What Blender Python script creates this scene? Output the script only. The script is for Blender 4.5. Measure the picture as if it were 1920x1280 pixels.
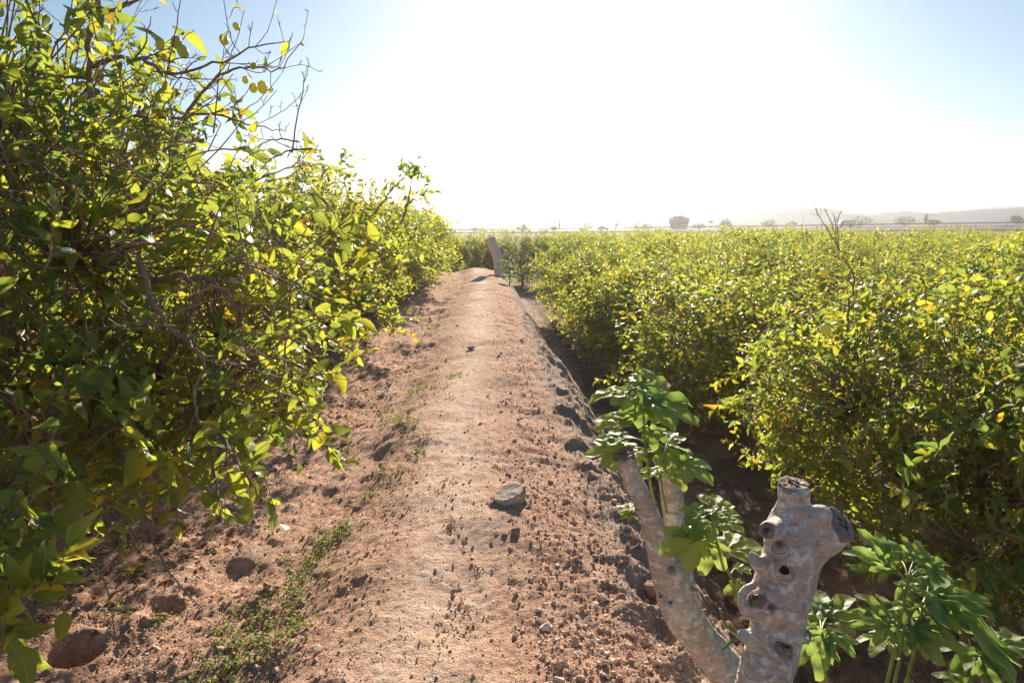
import bpy, math, random
import numpy as np
from mathutils import Vector, Matrix

# ------------------------------------------------------------------ camera, sky, sun
for o in list(bpy.data.objects): bpy.data.objects.remove(o)
S = bpy.context.scene
COL = S.collection
R = math.radians
PITCH = R(9.53); CAMZ = 1.6; FPX = 1280.0
cam_d = bpy.data.cameras.new("camera"); cam = bpy.data.objects.new("camera", cam_d); COL.objects.link(cam)
cam.location = (0, 0, CAMZ); cam.rotation_euler = (R(90) - PITCH, 0, 0)
cam_d.lens = 24; cam_d.sensor_width = 36; cam_d.clip_start = .05; cam_d.clip_end = 20000
S.camera = cam
SUN_AZ, SUN_EL = R(6.6), R(21)
W = bpy.data.worlds.new("World"); S.world = W; W.use_nodes = True
wt = W.node_tree; wt.nodes.clear()
sky = wt.nodes.new('ShaderNodeTexSky'); sky.sky_type = 'NISHITA'; sky.sun_disc = False
sky.sun_elevation = SUN_EL; sky.sun_rotation = SUN_AZ
sky.air_density = 1.15; sky.dust_density = .35; sky.ozone_density = 3.3
bg = wt.nodes.new('ShaderNodeBackground'); bg.inputs[1].default_value = .05
wo = wt.nodes.new('ShaderNodeOutputWorld')
wt.links.new(sky.outputs[0], bg.inputs[0]); wt.links.new(bg.outputs[0], wo.inputs[0])
sun_d = bpy.data.lights.new("sun", 'SUN'); sun_d.energy = 5.0; sun_d.angle = R(.6); sun_d.color = (1, .87, .69)
sun = bpy.data.objects.new("sun", sun_d); COL.objects.link(sun)
sdir = Vector((math.sin(SUN_AZ) * math.cos(SUN_EL), math.cos(SUN_AZ) * math.cos(SUN_EL), math.sin(SUN_EL)))
sun.rotation_euler = sdir.to_track_quat('Z', 'Y').to_euler()
S.view_settings.view_transform = 'Standard'; S.view_settings.look = 'None'
S.view_settings.exposure = 1.1; S.view_settings.gamma = 1
cy = S.cycles
cy.max_bounces = 12; cy.diffuse_bounces = 9; cy.glossy_bounces = 2; cy.transmission_bounces = 9
cy.transparent_max_bounces = 6; cy.volume_bounces = 0; cy.sample_clamp_indirect = 5
cy.use_denoising = True

# ------------------------------------------------------------------ helpers
rng = np.random.default_rng(7)
cp, sp = math.cos(PITCH), math.sin(PITCH)
def ray(px, py):
    a = (px - 960) / FPX; b = (640 - py) / FPX
    return np.array([a, cp + b * sp, -sp + b * cp])
def P(px, py, Y):                      # a point of the place at forward distance Y
    r = ray(px, py); return np.array([0, 0, CAMZ]) + r * (Y / r[1])
def norm(v):
    v = np.asarray(v, float); return v / (np.linalg.norm(v, axis=-1, keepdims=True) + 1e-12)
def sstep(a, b, x):
    t = np.clip((x - a) / (b - a), 0, 1); return t * t * (3 - 2 * t)

def _h(ix, iy, iz, s):
    n = (ix * 374761393 + iy * 668265263 + iz * 2147483647 + s * 1274126177) & 0xffffffff
    n = ((n ^ (n >> 13)) * 1274126177) & 0xffffffff
    n = ((n ^ (n >> 16)) * 2246822519) & 0xffffffff
    return ((n ^ (n >> 15)) & 0xffff) / 32767.5 - 1
def vnoise(x, y, z=None, s=0):
    x = np.asarray(x, float); y = np.asarray(y, float)
    z = np.zeros_like(x) if z is None else np.asarray(z, float)
    ix, iy, iz = (np.floor(q).astype(np.int64) for q in (x, y, z))
    fx, fy, fz = x - ix, y - iy, z - iz
    fx, fy, fz = (f * f * f * (f * (f * 6 - 15) + 10) for f in (fx, fy, fz))
    r = 0
    for dx in (0, 1):
        for dy in (0, 1):
            for dz in (0, 1):
                w = (fx if dx else 1 - fx) * (fy if dy else 1 - fy) * (fz if dz else 1 - fz)
                r = r + w * _h(ix + dx, iy + dy, iz + dz, s)
    return r
def fbm(x, y, z=None, o=3, s=0):
    r = 0; a = 1; f = 1
    for k in range(o):
        r = r + a * vnoise(x * f + 17.3 * k, y * f - 9.1 * k, None if z is None else z * f, s + k); a *= .5; f *= 2.03
    return r

class MB:                               # collects faces and builds ONE mesh
    def __init__(s): s.v = []; s.f = {3: [], 4: []}; s.n = 0; s.t = []; s.uv = []
    def add(s, v, f, tint=0.5, uv=None):
        v = np.asarray(v, float).reshape(-1, 3); f = np.asarray(f, int)
        s.v.append(v); s.f[f.shape[1]].append(f + s.n)
        s.t.append(np.broadcast_to(np.asarray(tint, float), (len(v),)))
        s.uv.append(np.zeros((len(v), 2)) if uv is None else np.asarray(uv, float).reshape(-1, 2))
        s.n += len(v)
    def ngon(s, v, tint=.5):            # convex polygon as a fan
        v = np.asarray(v, float); c = v.mean(0); n = len(v)
        s.add(np.vstack([v, c]), [[i, (i + 1) % n, n] for i in range(n)], tint)
    def mesh(s, name, smooth=True):
        m = bpy.data.meshes.new(name)
        v = np.concatenate(s.v); t = np.concatenate(s.t); uv = np.concatenate(s.uv)
        F3 = np.concatenate(s.f[3]) if s.f[3] else np.zeros((0, 3), int)
        F4 = np.concatenate(s.f[4]) if s.f[4] else np.zeros((0, 4), int)
        li = np.concatenate([F3.ravel(), F4.ravel()]).astype(np.int32)
        ls = np.concatenate([np.arange(len(F3)) * 3, len(F3) * 3 + np.arange(len(F4)) * 4]).astype(np.int32)
        m.vertices.add(len(v)); m.vertices.foreach_set('co', v.astype(np.float32).ravel())
        m.loops.add(len(li)); m.loops.foreach_set('vertex_index', li)
        m.polygons.add(len(ls)); m.polygons.foreach_set('loop_start', ls)
        m.update(calc_edges=True)
        m.polygons.foreach_set('use_smooth', np.full(len(ls), smooth, bool))
        a = m.attributes.new('tint', 'FLOAT', 'POINT'); a.data.foreach_set('value', t.astype(np.float32))
        u = m.uv_layers.new(name='uv'); u.data.foreach_set('uv', uv[li].astype(np.float32).ravel())
        m.validate(); m.update()
        return m
    def build(s, name, mat, parent=None, smooth=True):
        m = s.mesh(name, smooth); return place(name, m, mat, parent)
def place(name, mesh, mat=None, parent=None, loc=None):
    if mat is not None and not mesh.materials: mesh.materials.append(mat)
    o = bpy.data.objects.new(name, mesh); COL.objects.link(o)
    if parent is not None: o.parent = parent
    if loc is not None: o.location = loc
    return o
def tag(o, label=None, cat=None, group=None, kind=None):
    if label: o['label'] = label
    if cat: o['category'] = cat
    if group: o['group'] = group
    if kind: o['kind'] = kind
    return o
def empty(name, loc=(0, 0, 0), rz=0, sc=1):
    o = bpy.data.objects.new(name, None); COL.objects.link(o)
    o.location = tuple(float(q) for q in loc); o.rotation_euler = (0, 0, rz); o.scale = (sc,) * 3 if np.isscalar(sc) else sc
    o.empty_display_size = .1
    return o

def resample(pts, rad, n):
    pts = np.asarray(pts, float); rad = np.broadcast_to(np.asarray(rad, float), (len(pts),))
    k = len(pts); t = np.linspace(0, k - 1, n); i = np.minimum(t.astype(int), k - 2); f = (t - i)[:, None]
    g = lambda j: pts[np.clip(j, 0, k - 1)]
    p0, p1, p2, p3 = g(i - 1), g(i), g(i + 1), g(i + 2)
    q = .5 * ((2 * p1) + (-p0 + p2) * f + (2 * p0 - 5 * p1 + 4 * p2 - p3) * f ** 2 + (-p0 + 3 * p1 - 3 * p2 + p3) * f ** 3)
    return q, np.interp(t, np.arange(k), rad)
def tube(mb, pts, rad, sides=6, n=None, caps=True, tint=.5, wob=0.0):
    if n: pts, rad = resample(pts, rad, n)
    pts = np.asarray(pts, float); rad = np.broadcast_to(np.asarray(rad, float), (len(pts),))
    T = norm(np.gradient(pts, axis=0)); ref = np.array([.13, .27, 1.]) if abs(T[0][2]) < .9 else np.array([1., .2, .1])
    A = np.zeros_like(pts); a = ref
    for i in range(len(pts)):
        a = a - T[i] * a.dot(T[i]); a = a / (np.linalg.norm(a) + 1e-9); A[i] = a
    B = np.cross(T, A); th = np.arange(sides) * 2 * math.pi / sides
    ring = A[:, None] * np.cos(th)[None, :, None] + B[:, None] * np.sin(th)[None, :, None]
    rr = rad[:, None, None] * np.ones((1, sides, 1))
    if wob: rr = rr * (1 + wob * rng.normal(size=(len(pts), sides, 1)))
    V = (pts[:, None] + ring * rr).reshape(-1, 3)
    m = len(pts); idx = np.arange(m * sides).reshape(m, sides); nx = np.roll(idx, -1, 1)
    F = np.stack([idx[:-1], nx[:-1], nx[1:], idx[1:]], -1).reshape(-1, 4)
    uv = np.stack([np.tile(np.arange(sides) / sides, m), np.repeat(np.arange(m), sides)], 1)
    mb.add(V, F, tint, uv)
    if caps:
        for e in (0, m - 1): mb.ngon(V[idx[e]], tint)

def instance(mb, V, F, pos, X, Y, Z, sc, tint, uv=None):   # template (k,3) copied n times
    n = len(pos); k = len(V)
    Q = pos[:, None] + sc[:, None, None] * (V[None, :, 0:1] * X[:, None] + V[None, :, 1:2] * Y[:, None] + V[None, :, 2:3] * Z[:, None])
    Fi = (F[None] + (np.arange(n) * k)[:, None, None]).reshape(-1, F.shape[1])
    mb.add(Q.reshape(-1, 3), Fi, np.repeat(tint, k), None if uv is None else np.tile(uv, (n, 1)))

def leaf_template(nv, fold=.28, droop=.25, w=.25, seed=0):
    r = np.random.default_rng(seed); V = []; U = []
    vs = np.linspace(0, 1, nv)
    for v in vs:
        wv = w * (math.sin(math.pi * min(1, v ** .8)) ** .75 if 0 < v < 1 else 0.02) * (1.05 - .2 * v)
        for u in (-1, 0, 1):
            x = u * wv; z = fold * abs(x) - droop * v * v + (.045 * math.sin(v * 9 + u * 2 + seed) if u else 0)
            V.append((x, v * (1 - .12 * droop * v), z)); U.append((x, v))
    i = np.arange(nv * 3).reshape(nv, 3); F = []
    for a in range(nv - 1):
        for b in range(2): F.append((i[a, b], i[a, b + 1], i[a + 1, b + 1], i[a + 1, b]))
    return np.array(V), np.array(F), np.array(U)
LEAF_HI = [leaf_template(7, .75, .55, .22, 4), leaf_template(7, .1, .6, .27, 5), leaf_template(7, .35, .12, .25, 0), leaf_template(7, .15, .35, .23, 1), leaf_template(7, .5, .2, .28, 2), leaf_template(7, .25, -.1, .26, 3)]
LEAF_MID = [leaf_template(4, .3, .2, .27, 0), leaf_template(4, .45, .05, .3, 1)]
LEAF_LO = [leaf_template(3, .4, .15, .33, 0)]

def put_leaves(mb, temps, base, direc, up, size, tint):
    n = len(base); T = norm(direc); Nn = up - T * (up * T).sum(1, keepdims=True); Nn = norm(Nn); X = np.cross(T, Nn)
    k = rng.integers(0, len(temps), n)
    for j, (V, F, U) in enumerate(temps):
        m = k == j
        if m.any(): instance(mb, V, F, base[m], X[m], T[m], Nn[m], size[m], tint[m], U)

# ------------------------------------------------------------------ materials
def mat(name):
    m = bpy.data.materials.new(name); m.use_nodes = True; t = m.node_tree; t.nodes.clear()
    o = t.nodes.new('ShaderNodeOutputMaterial'); return m, t, o
def N(t, typ, **kw):
    n = t.nodes.new(typ)
    for k, v in kw.items():
        if k.startswith('i_'):
            k = k[2:]; k = int(k) if k.isdigit() else k.replace('_', ' ')
            n.inputs[k].default_value = v
        else: setattr(n, k, v)
    return n
def ramp(t, src, stops, interp='LINEAR'):
    r = t.nodes.new('ShaderNodeValToRGB'); r.color_ramp.interpolation = interp; e = r.color_ramp.elements
    while len(e) < len(stops): e.new(.5)
    for q, (p, c) in zip(e, stops): q.position = p; q.color = (*c, 1) if len(c) == 3 else c
    t.links.new(src, r.inputs[0]); return r.outputs[0]
def math_n(t, op, a, b=None, c=None):
    n = t.nodes.new('ShaderNodeMath'); n.operation = op
    for i, q in enumerate((a, b, c)):
        if q is None: continue
        if isinstance(q, (int, float)): n.inputs[i].default_value = q
        else: t.links.new(q, n.inputs[i])
    return n.outputs[0]
def mix(t, fac, a, b, mode='MIX'):
    n = t.nodes.new('ShaderNodeMix'); n.data_type = 'RGBA'; n.blend_type = mode
    for i, q in ((0, fac), (6, a), (7, b)):
        if isinstance(q, (int, float)): n.inputs[i].default_value = q
        elif isinstance(q, tuple): n.inputs[i].default_value = (*q, 1)
        else: t.links.new(q, n.inputs[i])
    return n.outputs[2]
def noise(t, scale, detail=4, rough=.55, vec=None, dist=0):
    n = t.nodes.new('ShaderNodeTexNoise'); n.inputs['Scale'].default_value = scale
    n.inputs['Detail'].default_value = detail; n.inputs['Roughness'].default_value = rough; n.inputs['Distortion'].default_value = dist
    if vec is not None: t.links.new(vec, n.inputs['Vector'])
    return n.outputs['Fac']
def coords(t, kind='Object'):
    return t.nodes.new('ShaderNodeTexCoord').outputs[kind]
def attr(t, name):
    n = t.nodes.new('ShaderNodeAttribute'); n.attribute_name = name; return n
def bump(t, h, strength=.5, dist=.01, normal=None):
    b = t.nodes.new('ShaderNodeBump'); b.inputs['Strength'].default_value = strength; b.inputs['Distance'].default_value = dist
    t.links.new(h, b.inputs['Height'])
    if normal is not None: t.links.new(normal, b.inputs['Normal'])
    return b.outputs[0]
def principled(t, o, col, rough=.8, spec=.3, nrm=None, **kw):
    b = t.nodes.new('ShaderNodeBsdfPrincipled')
    for key, q in (('Base Color', col), ('Roughness', rough), ('Specular IOR Level', spec)):
        if isinstance(q, (int, float)): b.inputs[key].default_value = q
        elif isinstance(q, tuple): b.inputs[key].default_value = (*q, 1)
        else: t.links.new(q, b.inputs[key])
    if nrm is not None: t.links.new(nrm, b.inputs['Normal'])
    for k, v in kw.items(): b.inputs[k.replace('_', ' ')].default_value = v
    if o is not None: t.links.new(b.outputs[0], o.inputs[0])
    return b

def leaf_mat(name, stops, trans, veins=True, fac=.5, rough=.45, spec=.38, vk=9.0):
    """stops: leaf colour by tint; trans: colour the light takes when it passes through"""
    m, t, o = mat(name)
    ti = attr(t, 'tint').outputs['Fac']
    c = ramp(t, ti, stops); tc = ramp(t, ti, trans)
    oi = t.nodes.new('ShaderNodeObjectInfo').outputs['Random']
    blot = noise(t, 26, 2)
    c = mix(t, math_n(t, 'MULTIPLY', blot, .5), c, (.09, .11, .02))
    nrm = None
    if veins:
        uv = t.nodes.new('ShaderNodeUVMap'); uv.uv_map = 'uv'
        s = t.nodes.new('ShaderNodeSeparateXYZ'); t.links.new(uv.outputs[0], s.inputs[0])
        au = math_n(t, 'ABSOLUTE', s.outputs[0])
        mid = math_n(t, 'LESS_THAN', au, .018)
        w = math_n(t, 'FRACT', math_n(t, 'MULTIPLY', math_n(t, 'SUBTRACT', s.outputs[1], math_n(t, 'MULTIPLY', au, .9)), vk))
        side = math_n(t, 'LESS_THAN', math_n(t, 'ABSOLUTE', math_n(t, 'SUBTRACT', w, .5)), .06)
        v = math_n(t, 'MAXIMUM', mid, math_n(t, 'MULTIPLY', side, .45))
        c = mix(t, math_n(t, 'MULTIPLY', v, .85), c, (.27, .34, .12))
        tc = mix(t, math_n(t, 'MULTIPLY', v, .45), tc, (.5, .52, .2))
        nrm = bump(t, math_n(t, 'ABSOLUTE', math_n(t, 'SUBTRACT', w, .5)), .25, .003)
    b = principled(t, None, c, rough, spec, nrm)
    tr = t.nodes.new('ShaderNodeBsdfTranslucent'); t.links.new(tc, tr.inputs[0])
    mx = t.nodes.new('ShaderNodeMixShader'); mx.inputs[0].default_value = fac
    t.links.new(b.outputs[0], mx.inputs[1]); t.links.new(tr.outputs[0], mx.inputs[2]); t.links.new(mx.outputs[0], o.inputs[0])
    return m
M = {}
LG = [(0, (.065, .12, .04)), (.45, (.10, .16, .045)), (.78, (.16, .20, .045)), (.93, (.26, .24, .03)), (1, (.34, .22, .03))]
LT = [(0, (.24, .36, .06)), (.4, (.42, .52, .06)), (.68, (.70, .70, .06)), (.93, (.85, .72, .04)), (1, (.9, .55, .04))]
M['lemon_leaf'] = leaf_mat('lemon_leaf', LG, LT)
M['lemon_leaf_far'] = leaf_mat('lemon_leaf_far', LG, LT, veins=False, rough=.45)
M['fig_leaf'] = leaf_mat('fig_leaf', [(0, (.10, .18, .07)), (.5, (.14, .22, .08)), (1, (.19, .26, .10))],
                         [(0, (.32, .54, .10)), (.5, (.46, .66, .13)), (1, (.58, .66, .13))], vk=7.0, rough=.5, spec=.35)
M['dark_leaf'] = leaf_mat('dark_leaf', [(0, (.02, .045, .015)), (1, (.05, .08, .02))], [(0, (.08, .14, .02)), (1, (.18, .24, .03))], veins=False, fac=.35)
M['weed_leaf'] = leaf_mat('weed_leaf', [(0, (.16, .24, .09)), (.6, (.3, .36, .16)), (1, (.5, .46, .24))],
                          [(0, (.25, .4, .08)), (.7, (.4, .46, .12)), (1, (.5, .42, .2))], veins=False, fac=.4, rough=.6)
M['dry_leaf'] = leaf_mat('dry_leaf', [(0, (.2, .085, .05)), (.6, (.34, .16, .09)), (1, (.48, .3, .16))],
                         [(0, (.2, .07, .03)), (1, (.45, .22, .08))], veins=False, fac=.3, rough=.7)
M['reed_leaf'] = leaf_mat('reed_leaf', [(0, (.10, .10, .045)), (1, (.26, .2, .1))], [(0, (.2, .22, .08)), (1, (.4, .32, .14))], veins=False, fac=.3, rough=.7)
def bark_mat(name, c1, c2, c3, sc=30, bs=.6):
    m, t, o = mat(name); co = coords(t)
    n1 = noise(t, sc, 5, .6, co); n2 = noise(t, sc * .25, 3, .5, co, 1.0)
    c = ramp(t, n1, [(.3, c1), (.55, c2), (.75, c3)])
    c = mix(t, math_n(t, 'MULTIPLY', n2, .6), c, c3)
    principled(t, o, c, .85, .2, bump(t, math_n(t, 'ADD', n1, n2), bs, .008)); return m
M['lemon_bark'] = bark_mat('lemon_bark', (.13, .075, .055), (.26, .165, .125), (.4, .28, .22))
M['twig'] = bark_mat('twig_bark', (.15, .09, .065), (.28, .18, .135), (.4, .3, .23), 60, .3)
m, t, o = mat('fig_bark'); co = coords(t)
mp = N(t, 'ShaderNodeMapping'); mp.inputs['Scale'].default_value = (1, 1, 1.9); t.links.new(co, mp.inputs[0])
n1 = noise(t, 9, 6, .62, mp.outputs[0], 1.4); n2 = noise(t, 38, 5, .65, co); n3 = noise(t, 4, 3, .5, co, .6); n4 = noise(t, 130, 3, .6, co)
c = ramp(t, n1, [(.28, (.36, .28, .235)), (.44, (.56, .465, .40)), (.56, (.68, .59, .51)), (.72, (.82, .75, .67))])
c = mix(t, ramp(t, n3, [(.40, (0, 0, 0)), (.6, (.8, .8, .8))]), c, (.60, .45, .37))
c = mix(t, ramp(t, n2, [(.53, (0, 0, 0)), (.58, (.75, .75, .75))]), c, (.88, .85, .80))
c = mix(t, ramp(t, n2, [(.34, (.5, .5, .5)), (.40, (0, 0, 0))]), c, (.30, .21, .17))
wv = N(t, 'ShaderNodeTexWave'); wv.bands_direction = 'Z'; wv.inputs['Scale'].default_value = 14; wv.inputs['Distortion'].default_value = 9; wv.inputs['Detail'].default_value = 3; wv.inputs['Detail Scale'].default_value = 1.3
t.links.new(co, wv.inputs['Vector'])
h = math_n(t, 'ADD', math_n(t, 'MULTIPLY', n2, .7), math_n(t, 'ADD', math_n(t, 'MULTIPLY', n4, .3), math_n(t, 'MULTIPLY', wv.outputs['Fac'], .35)))
principled(t, o, c, .8, .25, bump(t, h, 1.0, .013)); M['fig_bark'] = m
m, t, o = mat('cut_wood'); co = coords(t); n1 = noise(t, 55, 5, .6, co, 1.5)
c = ramp(t, n1, [(.3, (.16, .095, .07)), (.55, (.36, .24, .18)), (.8, (.52, .39, .31))])
principled(t, o, c, .9, .1, bump(t, n1, .9, .006)); M['cut_wood'] = m
m, t, o = mat('pale_cut_wood'); co = coords(t); n1 = noise(t, 40, 5, .6, co, 1.5)
c = ramp(t, n1, [(.3, (.2, .14, .12)), (.55, (.36, .27, .235)), (.8, (.5, .4, .35))])
principled(t, o, c, .9, .1, bump(t, n1, .9, .006)); M['pale_cut_wood'] = m
m, t, o = mat('knot_hole'); principled(t, o, (.07, .045, .035), .95, .05); M['knot_hole'] = m
m, t, o = mat('green_stem'); co = coords(t); c = ramp(t, noise(t, 30, 2, .5, co), [(.3, (.13, .2, .04)), (.7, (.24, .29, .08))]); principled(t, o, c, .5, .4); M['green_stem'] = m
m, t, o = mat('lemon_rind'); oi = t.nodes.new('ShaderNodeObjectInfo').outputs['Random']
c = ramp(t, oi, [(0, (.5, .56, .18)), (.5, (.62, .62, .2)), (.8, (.75, .66, .2)), (1, (.78, .6, .2))])
b = principled(t, None, c, .4, .4); tr = t.nodes.new('ShaderNodeBsdfTranslucent'); t.links.new(c, tr.inputs[0]); mx = t.nodes.new('ShaderNodeMixShader'); mx.inputs[0].default_value = .6; t.links.new(b.outputs[0], mx.inputs[1]); t.links.new(tr.outputs[0], mx.inputs[2]); t.links.new(mx.outputs[0], o.inputs[0]); M['lemon_rind'] = m
m, t, o = mat('rotten_rind'); c = ramp(t, noise(t, 40, 4), [(.3, (.16, .06, .03)), (.6, (.4, .2, .07)), (.8, (.55, .36, .12))]); principled(t, o, c, .7, .2); M['rotten_rind'] = m
def rock_mat(name, a, b_, c_, sc=9):
    m, t, o = mat(name); co = coords(t); n1 = noise(t, sc, 6, .65, co, .5); n2 = noise(t, sc * 7, 4, .6, co)
    c = ramp(t, n1, [(.32, a), (.5, b_), (.68, c_)]); c = mix(t, ramp(t, n2, [(.6, (0, 0, 0)), (.75, (.6, .6, .6))]), c, c_)
    principled(t, o, c, .95, .1, bump(t, math_n(t, 'ADD', n1, n2), .9, .02)); return m
M['rock'] = rock_mat('grey_rock', (.38, .29, .23), (.58, .48, .39), (.72, .62, .51))
M['pink_rock'] = rock_mat('pink_rock', (.32, .18, .12), (.48, .3, .21), (.6, .42, .32))
m, t, o = mat('clod_soil'); ti = attr(t, 'tint').outputs['Fac']
c = ramp(t, ti, [(0, (.42, .28, .2)), (.5, (.62, .43, .32)), (.85, (.74, .55, .43)), (1, (.82, .7, .6))]); principled(t, o, c, .95, .1, bump(t, noise(t, 90, 3), .6, .004)); M['clod'] = m

# soil: r = walked path, g = crusty right bank, b = darker orchard floor litter
m, t, o = mat('soil'); co = t.nodes.new('ShaderNodeNewGeometry').outputs['Position']
am = attr(t, 'soil'); sp_ = t.nodes.new('ShaderNodeSeparateColor'); t.links.new(am.outputs['Color'], sp_.inputs[0])
pth, crust, fld = sp_.outputs[0], sp_.outputs[1], sp_.outputs[2]
n1 = noise(t, 2.2, 6, .6, co, .4); n2 = noise(t, 22, 6, .68, co, .3); n3 = noise(t, 95, 5, .65, co); n4 = noise(t, 6.5, 4, .6, co)
base = ramp(t, n2, [(.33, (.26, .15, .105)), (.45, (.50, .30, .21)), (.56, (.66, .41, .30)), (.70, (.80, .56, .43))])
pale = ramp(t, n2, [(.33, (.56, .37, .28)), (.48, (.74, .53, .41)), (.66, (.84, .66, .53))])
cr = ramp(t, n4, [(.3, (.30, .21, .17)), (.5, (.46, .35, .28)), (.66, (.58, .46, .38)), (.8, (.50, .28, .18))])
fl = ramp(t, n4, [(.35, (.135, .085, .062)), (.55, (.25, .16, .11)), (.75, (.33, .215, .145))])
pf = math_n(t, 'MINIMUM', math_n(t, 'MAXIMUM', math_n(t, 'ADD', pth, math_n(t, 'MULTIPLY', math_n(t, 'SUBTRACT', n1, .5), 1.2)), 0.0), 1.0)
pf = math_n(t, 'MULTIPLY', pf, ramp(t, pth, [(0, (0, 0, 0)), (.12, (1, 1, 1))]))
c = mix(t, pf, base, pale)
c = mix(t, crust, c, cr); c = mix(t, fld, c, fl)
red = ramp(t, n1, [(.52, (0, 0, 0)), (.66, (.55, .55, .55))])
c = mix(t, red, c, (.56, .31, .20))
gry = ramp(t, noise(t, 1.1, 4, .6, co), [(.55, (0, 0, 0)), (.7, (.5, .5, .5))]); c = mix(t, gry, c, (.5, .42, .36))
c = mix(t, ramp(t, n3, [(.56, (0, 0, 0)), (.66, (.6, .6, .6))]), c, (.84, .67, .54))
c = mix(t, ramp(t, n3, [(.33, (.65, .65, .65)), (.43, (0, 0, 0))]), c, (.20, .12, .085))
far = sstep  # (the distant fields take their colour from 'fld' too)
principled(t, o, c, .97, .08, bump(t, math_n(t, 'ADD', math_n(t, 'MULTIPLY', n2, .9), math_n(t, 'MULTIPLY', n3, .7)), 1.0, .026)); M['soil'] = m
m, t, o = mat('asphalt'); principled(t, o, ramp(t, noise(t, 3, 3, .5, coords(t)), [(.3, (.09, .085, .08)), (.7, (.16, .15, .14))]), .9, .2); M['asphalt'] = m
def flat(name, c, rough=.5, metal=0, spec=.4):
    m, t, o = mat(name); cc = mix(t, math_n(t, 'MULTIPLY', noise(t, 2.5, 3, .5, coords(t)), .35), c, tuple(q * .65 for q in c))
    b = principled(t, o, cc, rough, spec); b.inputs['Metallic'].default_value = metal; return m
M['galv'] = flat('galvanised_steel', (.22, .22, .22), .5, .6); M['darksteel'] = flat('dark_steel', (.05, .05, .05), .6)
M['white_paint'] = flat('white_paint', (.7, .72, .75)); M['grey_paint'] = flat('grey_paint', (.35, .38, .42), .35)
M['glass'] = flat('car_glass', (.03, .035, .04), .1); M['tyre'] = flat('tyre', (.02, .02, .02), .8)
m, t, o = mat('hill_rock'); principled(t, o, ramp(t, noise(t, .02, 6, .6, coords(t)), [(.35, (.05, .07, .08)), (.65, (.12, .12, .12))]), 1, 0); M['hill'] = m

# ------------------------------------------------------------------ terrain
def path_c(y): return -.16 - .035 * y - .010 * np.maximum(0, y - 20) ** 1.7
def road_y(x): return 250 - .22 * x
def road_z(x): return np.clip(-.35 + .0142 * (x + 15), -.7, 6)
def low_z(x): return np.clip(-.85 + .0062 * x, -1.1, 3)
def zmac(x, y):
    x = np.asarray(x, float); y = np.asarray(y, float)
    w = .06 * fbm(x * .0 + 3, y * .55, o=2, s=5)
    d = (x - path_c(np.clip(y, -5, 45)) + w) * (1 + .016 * np.clip(y - 5, 0, 30))
    zr = -.09 * sstep(.35, .9, d) - 1.06 * sstep(.86, 1.95, d)
    zl = -.15 * sstep(-.22, -1.0, d) + .05 * sstep(-1.1, -1.9, d)
    ridge = np.where(d > 0, zr, zl)
    far = sstep(26, 40, y) * (1 - sstep(.62, 1.75, d)) * 0
    z = ridge * 1.0
    z = z * (1 - sstep(26.5, 31, y)) + (-1.2) * sstep(26.5, 31, y)
    q = road_y(x) - y
    lo = low_z(x); hi = road_z(x)
    z = z * (1 - sstep(52, 34, q)) + lo * sstep(52, 34, q)
    z = z * (1 - sstep(20, 9, q)) + hi * sstep(20, 9, q)
    b = sstep(-26, -60, q); z = z * (1 - b) + (-.9) * b
    return z
def zground(x, y, sp=.012):
    x = np.asarray(x, float); y = np.asarray(y, float)
    z = zmac(x, y); d = x - path_c(np.clip(y, -5, 45))
    near = 1 - sstep(40, 60, y)
    rough = .42 + .58 * sstep(.25, .6, np.abs(d + .02)); crust = sstep(.62, 1.05, d) * (1 - sstep(1.9, 2.4, d))
    z = z + near * .04 * fbm(x * 1.1, y * 1.1, o=2, s=1) + near * .016 * rough * fbm(x * 4.3, y * 4.3, o=2, s=2)
    k = np.clip(1 - (y - 14) / 16, 0, 1)
    r1 = 1 - np.abs(vnoise(x * 14, y * 14, s=3)); r2 = 1 - np.abs(vnoise(x * 33 + 5, y * 33, s=4)); r3 = vnoise(x * 75, y * 75, s=8)
    z = z + k * (.35 + .65 * rough) * (.007 * (r1 ** 2 - .3) + .010 * (r2 ** 2 - .3) + .0055 * r3 + .0035 * vnoise(x * 140, y * 140, s=21))
    cl = sstep(.1, .55, vnoise(x * 9, y * 9, s=14)) * sstep(0, .5, fbm(x * 1.3, y * 1.3, o=2, s=9) + .2)
    z = z + k * rough * .018 * cl
    z = z + k * crust * (.10 * (1 - np.abs(fbm(x * 3.6, y * 3.0, o=2, s=11))) ** 2 + .04 * (1 - np.abs(vnoise(x * 9.5, y * 9.5, s=12))) ** 3 - .07)
    # furrows running beside the path, crumbled into clods
    f = sstep(-.55, -.8, d) * (1 - sstep(-1.25, -1.6, d)); z = z - k * .02 * f * (1 + fbm(x * 5, y * 1.2, o=2, s=15))
    for q_ in range(22):
        fy = 2.3 + q_ * .62; fx = path_c(fy) + (.09 if q_ % 2 else -.10) + .03 * math.sin(q_ * 5.1); e_ = ((x - fx) / .05) ** 2 + ((y - fy) / .125) ** 2
        z = z - k * (.009 * np.exp(-e_ ** 2) - .003 * np.exp(-((e_ - 1.6) / .6) ** 2)) * (.4 + .6 * (math.sin(q_ * 2.3) > -.3))
    # burrow in the corner and a pit with stones
    for hx, hy, rr, dp in HOLES:
        q = ((x - hx) ** 2 + ((y - hy) * .9) ** 2) ** .5 / rr
        z = z - dp * np.exp(-q ** 4) + dp * .13 * np.exp(-((q - 1.45) / .35) ** 2)
    return z
HOLES = []
def G(px, py, it=25):                    # where the ray through a pixel of the photo meets the ground
    r = ray(px, py); o_ = np.array([0, 0, CAMZ]); z = 0.
    for _ in range(it):
        t_ = (z - CAMZ) / r[2]; p = o_ + r * t_; z = .5 * z + .5 * float(zmac(p[0], p[1]))
    p = o_ + r * ((z - CAMZ) / r[2]); p[2] = float(zground(p[0], p[1])); return p
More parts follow.
